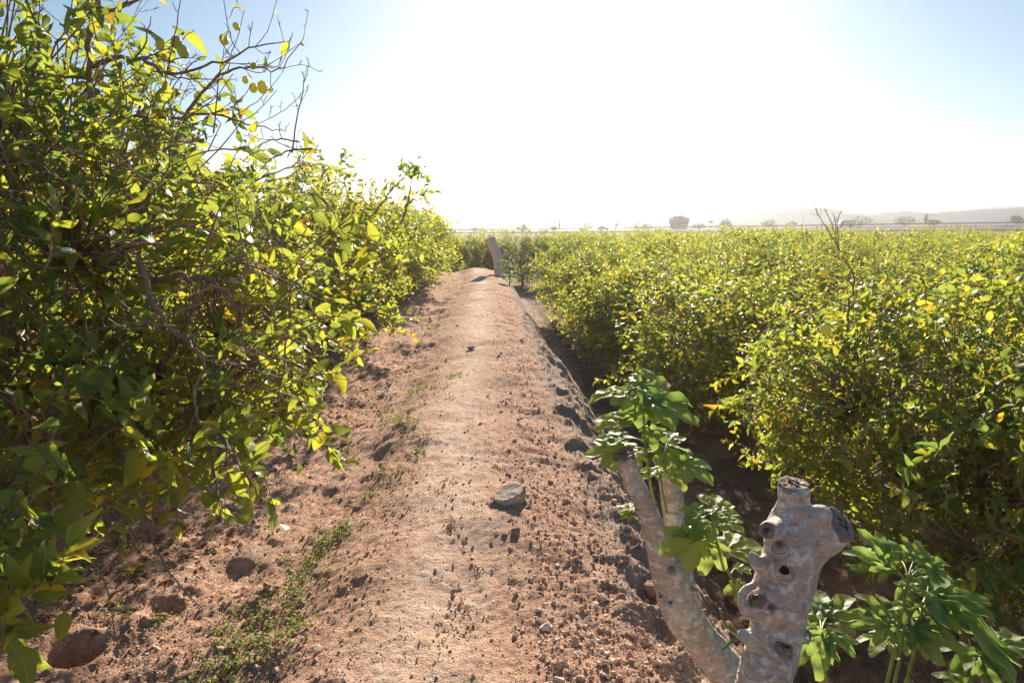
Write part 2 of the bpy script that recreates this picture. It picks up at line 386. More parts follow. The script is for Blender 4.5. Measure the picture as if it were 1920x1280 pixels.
_a = G(128, 1232); _b = G(305, 1150)
HOLES += [(_a[0], _a[1] + .02, .085, .14), (_b[0], _b[1] + .03, .075, .05)]

def axis(c0, c1, d0, g, lim0, lim1, cap0=None):
    a = list(np.arange(c0, c1, d0)); d = d0
    while a[-1] < lim1: d *= g; a.append(a[-1] + d)
    b = []; d = d0; x = c0
    while x > lim0: d *= g; x -= d; b.append(x)
    return np.array(b[::-1] + a)
gx = axis(-2.6, 1.7, .013, 1.045, -1300, 1300)
ys = [1.75]
while ys[-1] < 30: ys.append(ys[-1] + max(.012, .0062 * ys[-1]))
d = ys[-1] - ys[-2]
while ys[-1] < 1090: d *= 1.03; ys.append(ys[-1] + min(d, 4 if ys[-1] < 330 else 1e9))
yb = []; y = 1.75; d = .015
while y > -200: d *= 1.12; y -= d; yb.append(y)
gy = np.array(yb[::-1] + ys)
XX, YY = np.meshgrid(gx, gy)
ZZ = zground(XX, YY)
far = sstep(300, 900, np.hypot(XX, YY)); ZZ = ZZ * (1 - far) - .9 * far; print('ground', gx[0], gx[-1], gy[0], gy[-1])
nx, ny = len(gx), len(gy); idx = np.arange(nx * ny).reshape(ny, nx)
gb = MB(); gb.add(np.stack([XX, YY, ZZ], -1).reshape(-1, 3), np.stack([idx[:-1, :-1], idx[:-1, 1:], idx[1:, 1:], idx[1:, :-1]], -1).reshape(-1, 4))
ground = gb.build('ground', M['soil']); tag(ground, 'bare pinkish brown earth with a raised footpath ridge', 'ground', kind='structure')
dd = XX - path_c(np.clip(YY, -5, 45))
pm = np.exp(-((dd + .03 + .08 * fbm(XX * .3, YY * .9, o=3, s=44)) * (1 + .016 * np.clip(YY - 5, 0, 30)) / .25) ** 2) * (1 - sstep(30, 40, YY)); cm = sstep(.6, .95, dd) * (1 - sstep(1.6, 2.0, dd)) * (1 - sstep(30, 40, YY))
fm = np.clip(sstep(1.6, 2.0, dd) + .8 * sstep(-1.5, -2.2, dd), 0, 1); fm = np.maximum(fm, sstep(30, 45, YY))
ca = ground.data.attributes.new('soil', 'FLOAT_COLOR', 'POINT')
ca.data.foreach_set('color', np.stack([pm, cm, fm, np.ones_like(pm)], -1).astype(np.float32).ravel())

# ------------------------------------------------------------------ hills far behind
def hills(name, pts, Y, depth, lab):
    px = np.linspace(pts[0][0], pts[-1][0], 260); py = np.interp(px, [p[0] for p in pts], [p[1] for p in pts])
    X = (px - 960) / FPX * Y / cp * 1.0; top = np.array([P(a, b, Y)[2] for a, b in zip(px, py)])
    X = np.array([P(a, b, Y)[0] for a, b in zip(px, py)])
    top = top + 1.1 * fbm(X * .03, X * 0 + Y, o=4, s=31)
    k = 25; mb = MB(); V = []
    for j in range(k):
        s_ = j / (k - 1) * 2 - 1; prof = max(0, 1 - abs(s_) ** 1.3)
        yy = Y + s_ * depth + 0 * X
        zz = -3 + (top + 3) * prof * (1 + .22 * fbm(X * .012, yy * .012, o=4, s=33) * min(1, abs(s_) * 4))
        V.append(np.stack([X, yy, zz], -1))
    V = np.array(V); i = np.arange(k * 260).reshape(k, 260)
    mb.add(V.reshape(-1, 3), np.stack([i[:-1, :-1], i[:-1, 1:], i[1:, 1:], i[1:, :-1]], -1).reshape(-1, 4))
    return tag(mb.build(name, M['hill']), lab, 'hills', kind='structure')
hills('hills', [(1180, 426), (1260, 418), (1299, 413), (1338, 407), (1380, 408), (1400, 404), (1435, 397), (1492, 394), (1541, 391), (1554, 397), (1573, 400), (1600, 397), (1633, 403), (1660, 399),
                (1711, 395), (1741, 397), (1780, 397), (1833, 393), (1915, 390), (2050, 392), (2300, 386), (2600, 400), (2900, 410)], 620, 130, 'low blue hazy hills on the horizon behind the highway')
hills('hills', [(1560, 412), (1620, 402), (1700, 404), (1817, 393), (1847, 389), (1880, 386), (1899, 388), (1960, 391), (2100, 384), (2400, 396), (2700, 412)], 900, 130, 'fainter higher ridge behind the nearer hazy hills')

# ------------------------------------------------------------------ highway
def strip(mb, off0, off1, dz, zf, x0=-260, x1=420, n=140, thick=.0):
    x = np.linspace(x0, x1, n); a = np.stack([x, road_y(x) + off0, zf(x) + dz], -1); b = np.stack([x, road_y(x) + off1, zf(x) + dz], -1)
    V = np.concatenate([a, b]); i = np.arange(n)
    mb.add(V, np.stack([i[:-1], i[1:], i[1:] + n, i[:-1] + n], -1))
mb = MB(); strip(mb, -7, 7, .06, road_z); tag(mb.build('road', M['asphalt']), 'grey highway on its low bank beyond the orchard', 'road', kind='structure')
mb = MB(); strip(mb, -33, -26, .06, low_z); tag(mb.build('road', M['asphalt']), 'lower service road in front of the highway bank', 'road', kind='structure')
def boxv(c, s, rz=0):
    c = np.array(c, float); x, y, z = np.array(s, float) / 2
    V = np.array([(-x, -y, -z), (x, -y, -z), (x, y, -z), (-x, y, -z), (-x, -y, z), (x, -y, z), (x, y, z), (-x, y, z)])
    cr_, sr = math.cos(rz), math.sin(rz); V = np.stack([V[:, 0] * cr_ - V[:, 1] * sr, V[:, 0] * sr + V[:, 1] * cr_, V[:, 2]], -1)
    return V + c
BF = [(0, 3, 2, 1), (4, 5, 6, 7), (0, 1, 5, 4), (1, 2, 6, 5), (2, 3, 7, 6), (3, 0, 4, 7)]
def guardrail(off, zf, h, lab, x0, x1, step, mt, beam=.34):
    e = empty('guardrail', (0, float(road_y(0)) + off, 0)); tag(e, lab, 'guardrail')
    mb = MB(); x = np.linspace(x0, x1, 120); yy = road_y(x) - road_y(0); z = zf(x) + h
    prof = [(-.04, 0), (.05, beam * .25), (-.04, beam * .5), (.05, beam * .75), (-.04, beam), (-.1, beam), (-.1, 0)]
    V = np.array([[(xi, yi - p, zi - beam + q) for p, q in prof] for xi, yi, zi in zip(x, yy, z)]); k = len(prof)
    i = np.arange(len(x) * k).reshape(len(x), k); nxx = np.roll(i, -1, 1)
    mb.add(V.reshape(-1, 3), np.stack([i[:-1], nxx[:-1], nxx[1:], i[1:]], -1).reshape(-1, 4)); mb.build('beam', mt, e)
    pm_ = None
    for xp in np.arange(x0, x1, step):
        if pm_ is None:
            b = MB(); b.add(boxv((0, .02, -.55), (.14, .1, 1.1)), BF); b.ngon(boxv((0, .02, .02), (.16, .12, .02))[4:8]); pm_ = b.mesh('post', False)
        place('post', pm_, M['galv'], e, (xp, float(road_y(xp) - road_y(0)) + .1, float(zf(xp)) + h - .05))
guardrail(-6.6, road_z, 1.0, 'long dark guardrail along the top edge of the highway', -70, 260, 4, M['darksteel'])
guardrail(-33.4, low_z, .85, 'lower grey guardrail in front of the service road', -60, 230, 6, M['darksteel'])

def car(loc, rz, kind, lab):
    e = empty('van' if kind == 'van' else 'car', loc, rz); tag(e, lab, 'van' if kind == 'van' else 'car')
    if kind == 'van':
        prof = [(-2.4, .35), (2.3, .35), (2.4, .9), (2.2, 1.2), (1.55, 2.1), (1.2, 2.25), (-2.3, 2.25), (-2.4, 2.1)]; w = .95; col = M['white_paint']
        wins = [[(1.5, 1.2), (2.05, 1.2), (1.5, 1.95), (1.2, 1.95), (.9, 1.2)]]
    else:
        prof = [(-2.1, .3), (2.1, .3), (2.15, .7), (1.9, .88), (1.0, .98), (.35, 1.42), (-1.0, 1.45), (-1.75, 1.02), (-2.1, .98)]; w = .85; col = M['grey_paint']
        wins = [[(.85, .98), (.3, 1.36), (-.2, 1.38), (-.2, .98)], [(-.3, .98), (-.3, 1.38), (-.95, 1.38), (-1.5, 1.0)]]
    mb = MB(); n = len(prof); V = np.array([(a, s_ * w * (1 if b < 1.1 else .86), b) for s_ in (-1, 1) for a, b in prof])
    mb.add(V, [(i, (i + 1) % n, (i + 1) % n + n, i + n) for i in range(n)]); mb.ngon(V[:n]); mb.ngon(V[n:]); mb.build('body', col, e, False)
    for wn in wins:
        for s_ in (-1, 1):
            b = MB(); b.ngon([(x, s_ * (w * .93 + .03), z) for x, z in wn]); b.ngon([(x, s_ * (w * .93 + .01), z) for x, z in wn[::-1]]); b.build('window', M['glass'], e, False)
    for x in (-1.35, 1.35):
        for s_ in (-1, 1):
            b = MB(); tube(b, [(x, s_ * (w - .2), .33), (x, s_ * (w + .02), .33)], .33, 16); b.build('wheel', M['tyre'], e, False)
    return e
def at_road(px, off, zf):
    r = ray(px, 425); x = 0.
    for _ in range(20): Y = road_y(x) + off; x = r[0] / r[1] * Y
    return np.array([x, road_y(x) + off, float(zf(x)) + .06])
car(at_road(1586, -3, road_z), math.atan(-.22) + math.pi, 'van', 'white van driving along the highway behind the guardrail')
car(at_road(1131, -3, road_z), math.atan(-.22), 'car', 'small grey car on the highway near the palm')

# ------------------------------------------------------------------ trees
def dirs(n, zmin=-1):
    z = rng.uniform(zmin, 1, n); a = rng.uniform(0, 2 * math.pi, n); r = np.sqrt(1 - z * z)
    return np.stack([r * np.cos(a), r * np.sin(a), z], -1)
def crown_tree(lobes, base, trunk_h=.5, trunk_r=.07, nodes=70, limbs=6, lps=11, leafL=.082, temps=LEAF_HI, sides=4,
               shoot_len=.3, tint0=.42, shell=.45, seed=0, hang=.15, twig_r=.0022, lumpy=.3, node_frac=.62):
    """returns meshes trunk, branches, foliage in coordinates relative to base (the foot of the trunk)"""
    base = np.array(base, float); A = []; O = []
    for (c, r, n) in lobes:
        c = np.array(c, float) - base; r = np.array(r, float); dn = dirs(n)
        rho = rng.uniform(shell ** 3, 1, n) ** (1 / 3)
        lump = 1 + lumpy * fbm(dn[:, 0] * 2.1 + seed, dn[:, 1] * 2.1, dn[:, 2] * 2.1, o=3, s=seed)
        p = c + dn * r * (rho * lump)[:, None]; A.append(p); O.append(norm(dn / r))
    A = np.concatenate(A); O = np.concatenate(O); ok = A[:, 2] > .08; A = A[ok]; O = O[ok]
    n = len(A); top = np.array([0, 0, trunk_h])
    tk = MB()
    tp = [(0, 0, -.15), (.01, 0, .0), (.0, .02, trunk_h * .35), (.02, -.01, trunk_h * .75), (0, 0, trunk_h)]
    tube(tk, tp, [trunk_r * 1.7, trunk_r * 1.35, trunk_r, trunk_r * .95, trunk_r * .9], 12, 14, wob=.03)
    br = MB()
    cen = A.mean(0)
    ni = rng.choice(n, min(nodes, n), replace=False); NP = top + (A[ni] - top) * node_frac * rng.uniform(.75, 1.15, (len(ni), 1)); NP[:, 2] = np.maximum(NP[:, 2], .12)
    li = rng.choice(len(NP), min(limbs, len(NP)), replace=False); LP = top + (NP[li] - top) * .62; LP[:, 2] += .05
    for p in LP:
        m_ = (top + p) / 2 + np.array([0, 0, .08]) + rng.normal(size=3) * .04
        tube(tk, [top - (0, 0, .1), top + (p - top) * .12, m_, p], [trunk_r * .8, trunk_r * .7, trunk_r * .45, trunk_r * .32], 8, 9, wob=.05)
    for q in NP:
        j = np.argmin(((LP - q) ** 2).sum(1)); p = LP[j]; L = np.linalg.norm(q - p)
        m1 = p * .66 + q * .34 + rng.normal(size=3) * L * .09 + (0, 0, L * .1); m2 = p * .33 + q * .67 + rng.normal(size=3) * L * .1 + (0, 0, L * .08)
        tube(br, [p, m1, m2, q], [trunk_r * .3, trunk_r * .2, trunk_r * .13, .006], max(4, sides), 7, caps=False)
    # shoots
    jj = np.argmin(((A[:, None] - NP[None]) ** 2).sum(2), 1)
    up = np.array([0, 0, 1.]); LB, LD, LU, LS, LTn = [], [], [], [], []
    for i in range(n):
        o_ = O[i]; ln = shoot_len * rng.uniform(.6, 1.5)
        d_ = norm(o_ * .7 + up * rng.uniform(-.25, .7) + rng.normal(size=3) * .45)
        e = A[i] + d_ * ln * .5; s_ = A[i] - d_ * ln * .5; q = NP[jj[i]]
        droop = -hang * ln * (1 - abs(d_[2]))
        pts = np.array([q, q * .5 + s_ * .5 + rng.normal(size=3) * .04, s_, (s_ + e) / 2 + (0, 0, ln * .04), e + (0, 0, droop)])
        tube(br, pts, [twig_r * 2.4, twig_r * 1.9, twig_r * 1.3, twig_r, twig_r * .5], 3 if sides < 5 else 4, 6 if sides < 4 else 8, caps=False)
        k = max(2, int(lps * ln / shoot_len * rng.uniform(.4, 1.25)))
        tt = np.linspace(.12, 1, k); pos = pts[2][None] * (1 - tt[:, None]) ** 2 + 2 * (tt * (1 - tt))[:, None] * pts[3] + tt[:, None] ** 2 * pts[4]
        a_ = norm(np.cross(d_, up + rng.normal(size=3) * .1)); b_ = np.cross(d_, a_); th = np.arange(k) * 2.4 + rng.uniform(0, 6)
        rad = a_ * np.cos(th)[:, None] + b_ * np.sin(th)[:, None]
        ld = norm(rad * .95 + d_ * rng.uniform(.3, .9) + rng.normal(size=(k, 3)) * .25 + np.array([0, 0, -.12]))
        LB.append(pos); LD.append(ld); LU.append(up[None] * .6 + o_[None] * .3 + rng.normal(size=(k, 3)) * .55)
        LS.append(leafL * rng.uniform(.45, 1.3, k) * rng.uniform(.75, 1.2)); sh = rng.normal() * .13
        LTn.append(np.clip(tint0 + sh + rng.normal(size=k) * .16 + (rng.random(k) < .05) * .36, 0, 1))
    fo = MB(); put_leaves(fo, temps, *[np.concatenate(q) for q in (LB, LD, LU, LS, LTn)])
    return tk, br, fo, A, O, NP

def lemon_mesh(r=.03, nm='lemon'):
    b = MB(); z = np.linspace(-1, 1, 11); pts = []; rad = []
    for q in z:
        rr = math.sqrt(max(0, 1 - abs(q) ** 2.2)) * .86 + (.14 if abs(q) > .9 else 0) * (abs(q) < .999)
        pts.append((0, 0, q * r * 1.12)); rad.append(max(.08, rr) * r)
    tube(b, pts, rad, 12); return b.mesh(nm)
LEM = lemon_mesh()
def add_lemons(e, A, O, n, out=.1, sc=1.0):
    ii = rng.choice(len(A), n, replace=False)
    for i in ii:
        o = place('lemon', LEM, M['lemon_rind'], e, tuple(A[i] + O[i] * out * rng.uniform(.2, 1.2) - np.array([0, 0, .05])))
        o.rotation_euler = tuple(rng.normal(size=3) * .3); o.scale = (sc * rng.uniform(.8, 1.15),) * 3

# --- big lemon tree close on the left
rng = np.random.default_rng(21)
bx, by = -2.35, 3.35; bz = float(zmac(bx, by))
NL = [((-2.55, 3.1, 1.32), (1.75, 1.5, .82), 700), ((-1.42, 3.15, 1.05), (.64, .75, .55), 160), ((-1.4, 2.75, .78), (.5, .5, .32), 55),
      ((-1.5, 1.75, .84), (.28, .42, .34), 36), ((-2.5, 3.2, 2.25), (1.05, 1.0, .5), 190), ((-1.75, 3.1, 1.9), (.6, .6, .45), 60), ((-1.9, 2.7, 1.5), (.9, .7, .7), 130)]
tk, br, fo, A, O, NP = crown_tree(NL, (bx, by, bz), .55, .085, nodes=150, limbs=8, lps=12, leafL=.078, temps=LEAF_HI, sides=5, seed=3, shoot_len=.3, hang=.3, twig_r=.0024)
lt = empty('lemon_tree', (bx, by, bz)); tag(lt, 'large lemon tree filling the left side, with bare twiggy tops against the sky', 'tree')
B0 = np.array([bx, by, bz])
def wp(pts): return [P(a, b, c) - B0 for a, b, c in pts]
def bare(mb, pts, r0, r1, side=0, depth=0, sd=4):
    pts = np.array(pts); n = max(8, len(pts) * 4); q, rr = resample(pts, np.linspace(r0, r1, len(pts)), n)
    q[1:-1] += rng.normal(size=(n - 2, 3)) * r0 * .5; tube(mb, q, rr, 6 if r0 > .004 else sd, caps=True)
    L = np.linalg.norm(np.diff(q, axis=0), axis=1).sum()
    for _ in range(side):
        i = rng.integers(n // 4, n); d_ = norm(q[min(i, n - 1)] - q[i - 1]); s_ = norm(d_ * .8 + rng.normal(size=3) * np.array([.6, .4, .6]) + (0, 0, .25))
        ln = L * rng.uniform(.1, .35) * (1.2 - i / n * .6)
        p = [q[i], q[i] + s_ * ln * .5 + rng.normal(size=3) * ln * .06, q[i] + s_ * ln + (0, 0, ln * rng.uniform(-.1, .3))]
        bare(mb, p, rr[i] * .6, .0015, side=(rng.integers(1, 4) if depth > 0 else 0), depth=depth - 1, sd=3)
        if rng.random() < .35: SPROUT.append((p[-1], s_))
SPROUT = []
lm = MB()
bare(lm, wp([(190, 330, 3.2), (178, 260, 3.15), (168, 160, 3.1), (172, 60, 3.1), (180, 5, 3.1), (230, -30, 3.1)]), .016, .009, 7, 2)
bare(lm, wp([(170, 122, 3.1), (215, 112, 3.05), (265, 112, 3.0), (320, 137, 2.95), (400, 120, 2.95), (470, 90, 2.95), (535, 78, 2.95)]), .011, .002, 12, 2)
bare(lm, wp([(172, 50, 3.1), (200, 22, 3.0), (260, 0, 3.0), (300, -25, 3.0)]), .009, .004, 5, 1)
bare(lm, wp([(330, 272, 3.0), (352, 215, 3.0), (385, 165, 3.0), (430, 132, 3.0), (480, 126, 3.0), (525, 130, 3.0), (570, 68, 3.0)]), .008, .0015, 14, 2)
bare(lm, wp([(190, 258, 3.1), (240, 218, 3.0), (310, 222, 2.9), (400, 215, 2.9), (470, 235, 2.9), (530, 245, 2.9)]), .010, .0015, 12, 2)
bare(lm, wp([(20, 300, 2.9), (60, 140, 2.9), (70, 60, 2.9), (45, -10, 2.9)]), .010, .003, 8, 2)
bare(lm, wp([(260, 480, 2.4), (285, 560, 2.3), (320, 615, 2.25), (370, 655, 2.2), (385, 690, 2.2)]), .009, .006, 4, 1)
bare(lm, wp([(385, 690, 2.2), (365, 730, 2.15), (370, 790, 2.1), (400, 800, 2.1), (430, 850, 2.05), (470, 900, 2.0), (483, 940, 2.0)]), .005, .0025, 5, 1)
bare(lm, wp([(270, 520, 2.8), (350, 520, 2.7), (410, 535, 2.6), (450, 590, 2.6), (445, 690, 2.6)]), .016, .006, 4, 1)
bare(lm, wp([(540, 620, 2.5), (530, 700, 2.5), (520, 780, 2.5), (548, 850, 2.5)]), .004, .0012, 5, 1)
bare(lm, wp([(430, 850, 2.05), (500, 870, 2.05), (560, 830, 2.1)]), .003, .0015, 2)
bare(lm, wp([(295, 930, 2.0), (284, 1000, 2.0), (310, 1060, 1.95), (350, 1110, 1.95), (382, 1145, 1.95)]), .0032, .0014, 3)
bare(lm, wp([(60, 930, 1.75), (140, 1010, 1.75), (195, 1090, 1.75), (208, 1150, 1.75), (222, 1230, 1.75)]), .004, .0012, 3)
bare(lm, wp([(560, 660, 2.6), (600, 700, 2.55), (640, 740, 2.55), (660, 770, 2.5)]), .003, .001, 4, 1)
bare(lm, wp([(430, 480, 2.4), (520, 520, 2.5), (600, 560, 2.6), (660, 590, 2.7)]), .005, .0015, 6, 1)
for pts in ([(690, 480, 2.9), (720, 520, 2.9)], [(560, 320, 2.9), (555, 270, 2.9), (565, 240, 2.9)]): bare(lm, wp([(pts[0][0] - 60, pts[0][1] + 20, 2.9)] + pts), .0025, .001, 1)
for k in range(16):                                      # thin dead shoots rising out of the crown
    px, py = rng.uniform(-20, 560), rng.uniform(190, 380); Y = rng.uniform(2.6, 3.3); dx, dyy = rng.uniform(-60, 130), rng.uniform(60, 190)
    py = max(py, 150 + px * .25); bare(lm, wp([(px, py, Y), (px + dx * .4, py - dyy * .5, Y), (px + dx, py - dyy, Y - .05)]), .0036, .0009, 6, 1)
for k in range(60):                                      # dry twigs lying through the outer leaves
    px, py = rng.uniform(60, 640), rng.uniform(250, 760); Y = rng.uniform(2.1, 2.6); dx, dyy = rng.uniform(60, 240) * rng.choice([-1, 1]), rng.uniform(-90, 90)
    if px + dx > 690: continue
    bare(lm, wp([(px, py, Y), (px + dx * .5, py - 12 + dyy * .4, Y - .05), (px + dx, py + dyy, Y + .1)]), .0034, .001, 4, 1)
for p, s_ in SPROUT:                                    # a few leaves left on the bare shoots
    if rng.random() < .16:
        k = rng.integers(1, 3); put_leaves(fo, LEAF_HI, np.repeat(np.array(p)[None], k, 0), s_ + rng.normal(size=(k, 3)) * .7, rng.normal(size=(k, 3)) * .5 + (0, 0, .6), ( .055) * rng.uniform(.5, 1.3, k), np.clip(rng.normal(size=k) * .2 + .6, 0, 1))
# the low shoots with large yellow-green leaves that hang in front of the soil
for (px, py, Y, k) in [(462, 875, 2.02, 5), (420, 955, 2.0, 2), (470, 940, 2.0, 3), (470, 860, 2.05, 3), (650, 440, 2.7, 6), (690, 450, 2.75, 2), (660, 500, 2.7, 5), (640, 600, 2.6, 7), (640, 690, 2.6, 3),
                       (300, 870, 2.0, 8), (360, 840, 2.0, 7), (250, 830, 1.9, 7), (120, 900, 1.8, 7), (60, 980, 1.6, 8), (70, 1090, 1.5, 8), (110, 1060, 1.5, 6), (10, 1170, 1.45, 7), (100, 740, 2.1, 6), (430, 820, 2.1, 6), (150, 700, 2.0, 5), (40, 860, 1.8, 6), (20, 1020, 1.5, 7), (0, 1100, 1.45, 6), (30, 930, 1.6, 5), (15, 1215, 1.4, 3)]:
    c_ = P(px, py, Y) - B0; ax = norm(rng.normal(size=3) * np.array([.5, .4, .3]) + (.5, -.2, .3))
    put_leaves(fo, LEAF_HI, c_ + ax * np.linspace(-.05, .05, k)[:, None], ax * .7 + rng.normal(size=(k, 3)) * .8, np.array([[0, -.3, .8]]) + rng.normal(size=(k, 3)) * .4, .095 * rng.uniform(.7, 1.2, k), np.clip(rng.normal(size=k) * .18 + .5, 0, 1))
    j = np.argmin(((NP - c_) ** 2).sum(1)); tube(lm, [NP[j], NP[j] * .5 + c_ * .5 + (0, 0, .05), c_ - ax * .06, c_ + ax * .05], [.005, .0035, .0022, .001], 5, 12)
tk.build('trunk', M['lemon_bark'], lt); br.build('branches', M['twig'], lt); lm.build('bare_branches', M['lemon_bark'], lt)
fo.build('foliage', M['lemon_leaf'], lt)
for px, py, Y, s_ in [(475, 165, 2.95, .75), (492, 164, 2.95, .95), (343, 97, 2.95, 1.0), (331, 80, 2.97, .95), (443, 50, 2.95, .6), (475, 124, 2.97, .6), (438, 187, 2.97, .6), (38, 290, 2.4, .9), (300, 85, 3.0, .8),
                      (460, 150, 3.1, .6), (420, 75, 2.9, .8)]:
    o = place('lemon', LEM, M['lemon_rind'], lt, tuple(P(px, py, Y) - B0)); o.scale = (s_ * .85,) * 3; o.rotation_euler = tuple(rng.normal(size=3) * .35)
add_lemons(lt, A, O, 5, sc=.8)

# --- lemon tree close on the right, on the lower terrace
rng = np.random.default_rng(33)
bx, by = 3.25, 4.7; bz = float(zmac(bx, by))
RL = [((3.25, 4.6, .42), (1.62, 1.55, .98), 1150), ((2.75, 3.35, .15), (.85, .75, .75), 260), ((3.2, 3.2, .1), (.9, .8, .7), 180), ((2.1, 4.6, .5), (.6, .8, .5), 130), ((4.6, 5.6, .6), (1.2, 1.2, 1.0), 160)]
tk, br, fo, A, O, NP = crown_tree(RL, (bx, by, bz), .5, .08, nodes=150, limbs=8, lps=13, leafL=.070, sides=5, seed=9, shoot_len=.26, tint0=.47)
rt = empty('lemon_tree', (bx, by, bz)); tag(rt, 'dense leafy lemon tree in the lower right, beside the pruned fig trunks', 'tree')
B0 = np.array([bx, by, bz]); SPROUT = []
lm = MB()
bare(lm, wp([(1590, 620, 3.6), (1592, 570, 3.6), (1600, 520, 3.6), (1580, 480, 3.6)]), .008, .003, 8, 2)
bare(lm, wp([(1592, 575, 3.6), (1540, 555, 3.6), (1490, 550, 3.6)]), .004, .001, 4, 1)
bare(lm, wp([(1596, 570, 3.6), (1640, 545, 3.6), (1680, 520, 3.7)]), .004, .001, 4, 1)
tk.build('trunk', M['lemon_bark'], rt); br.build('branches', M['twig'], rt); lm.build('bare_branches', M['lemon_bark'], rt); fo.build('foliage', M['lemon_leaf'], rt)
for px, py, Y, s_ in [(1546, 512, 3.6, .8), (1547, 617, 3.2, .8), (1525, 515, 3.7, .6)]:
    o = place('lemon', LEM, M['lemon_rind'], rt, tuple(P(px, py, Y) - B0)); o.scale = (s_,) * 3
add_lemons(rt, A, O, 16)

# --- shared crowns for the rows
def variant(seed, n, lps, leafL, temps, nodes, sides, rx=1.78, rz=1.15, zc=1.35, tint0=.45, sl=.3, tr=.002):
    lob = [((0, 0, zc), (rx, rx * .95, rz), int(n * .72))]
    for k in range(4):
        a = rng.uniform(0, 6.28); lob.append(((math.cos(a) * rx * .5, math.sin(a) * rx * .5, zc + rng.uniform(-.3, .45)), (rx * .55, rx * .55, rz * .65), int(n * .07)))
    t_, b_, f_, A, O, NP = crown_tree(lob, (0, 0, 0), .45, .075, nodes=nodes, limbs=6, lps=lps, leafL=leafL, temps=temps, sides=sides, seed=seed, shoot_len=sl, tint0=tint0, twig_r=tr, shell=.55)
    # a few long vertical water shoots that break the outline
    return dict(trunk=t_.mesh('trunk'), branches=b_.mesh('branches'), foliage=f_.mesh('foliage'), A=A, O=O)
rng = np.random.default_rng(55)
MIDV = [variant(s_, 1500, 11, .085, LEAF_MID, 70, 4, tint0=.44 + .04 * (s_ % 3)) for s_ in (101, 102, 103, 104)]
FARV = [variant(s_, 620, 9, .125, LEAF_LO, 30, 3, tint0=.46 + .04 * (s_ % 3), sl=.34) for s_ in (201, 202, 203)]
def orchard_tree(x, y, v, rz, sc, lab, group, nlem=0, leafm='lemon_leaf', parts=True, name='lemon_tree'):
    e = empty(name, (x, y, float(zmac(x, y)) - .02), rz, sc); tag(e, lab, 'tree', group)
    place('trunk', v['trunk'], M['lemon_bark'], e)
    if parts: place('branches', v['branches'], M['twig'], e)
    place('foliage', v['foliage'], M[leafm], e)
    if nlem: add_lemons(e, v['A'], v['O'], nlem, .15)
    return e
LGR = 'lemon trees in the row left of the path'
lbl = ['second lemon tree of the left row, just behind the large twiggy one', 'third lemon tree of the left row, its top lower than the second',
       'fourth lemon tree of the left row along the path', 'lemon tree in the left row where the path fades, next after the fourth', 'last lemon trees of the left row, at the far end of the path']
rng = np.random.default_rng(5)
for k, (x, y, s_) in enumerate([(-3.15, 7.6, 1.02), (-3.25, 11.4, .98), (-3.1, 15.2, .96), (-3.2, 19, .93), (-3.5, 22.8, .93), (-4.3, 26.5, .9), (-5.2, 30.2, .9)]):
    v = MIDV[k % 4]; e = orchard_tree(x, y, v, rng.uniform(0, 6.28), (s_ * 1.08, s_ * 1.08, s_ * .95), lbl[min(k, 4)], LGR if k >= 4 else None, nlem=[14, 8, 4, 0, 0, 0, 0][k])
    if k == 0:
        B0 = np.array([x, y, float(zmac(x, y))]); tw = MB(); tf = MB(); SPROUT = []
        bare(tw, [q / s_ for q in wp([(727, 400, 7.6), (740, 350, 7.6), (745, 310, 7.6)])], .012, .003, 5, 1)
        bare(tw, [q / s_ for q in wp([(680, 380, 7.4), (705, 340, 7.4), (735, 305, 7.4)])], .01, .003, 8, 1)
        bare(tw, [q / s_ for q in wp([(733, 370, 7.6), (755, 345, 7.6), (778, 335, 7.6)])], .006, .002, 5, 1)
        bare(tw, [q / s_ for q in wp([(640, 360, 7.4), (630, 330, 7.4), (625, 305, 7.4)])], .006, .002, 7, 1)
        for p, d_ in SPROUT:
            kk = 5; put_leaves(tf, LEAF_MID, np.array(p)[None] + rng.normal(size=(kk, 3)) * .05, d_ + rng.normal(size=(kk, 3)) * .8, rng.normal(size=(kk, 3)) + (0, 0, .5), .085 * rng.uniform(.6, 1.2, kk), rng.uniform(.1, .6, kk))
        r_ = e.rotation_euler.z; rot = Matrix.Rotation(-r_, 4, 'Z')
        for o_ in (tw.build('bare_branches', M['twig'], e), tf.build('top_leaves', M['lemon_leaf'], e)): o_.matrix_basis = rot
for k, (x, y) in enumerate([(-8.2, 6), (-8.0, 10.5), (-8.3, 15), (-8.5, 20)]):
    orchard_tree(x, y, MIDV[(k + 1) % 4], rng.uniform(0, 6.28), .98, 'lemon trees in the second row left, behind the row by the path', 'lemon trees in the second row on the left')

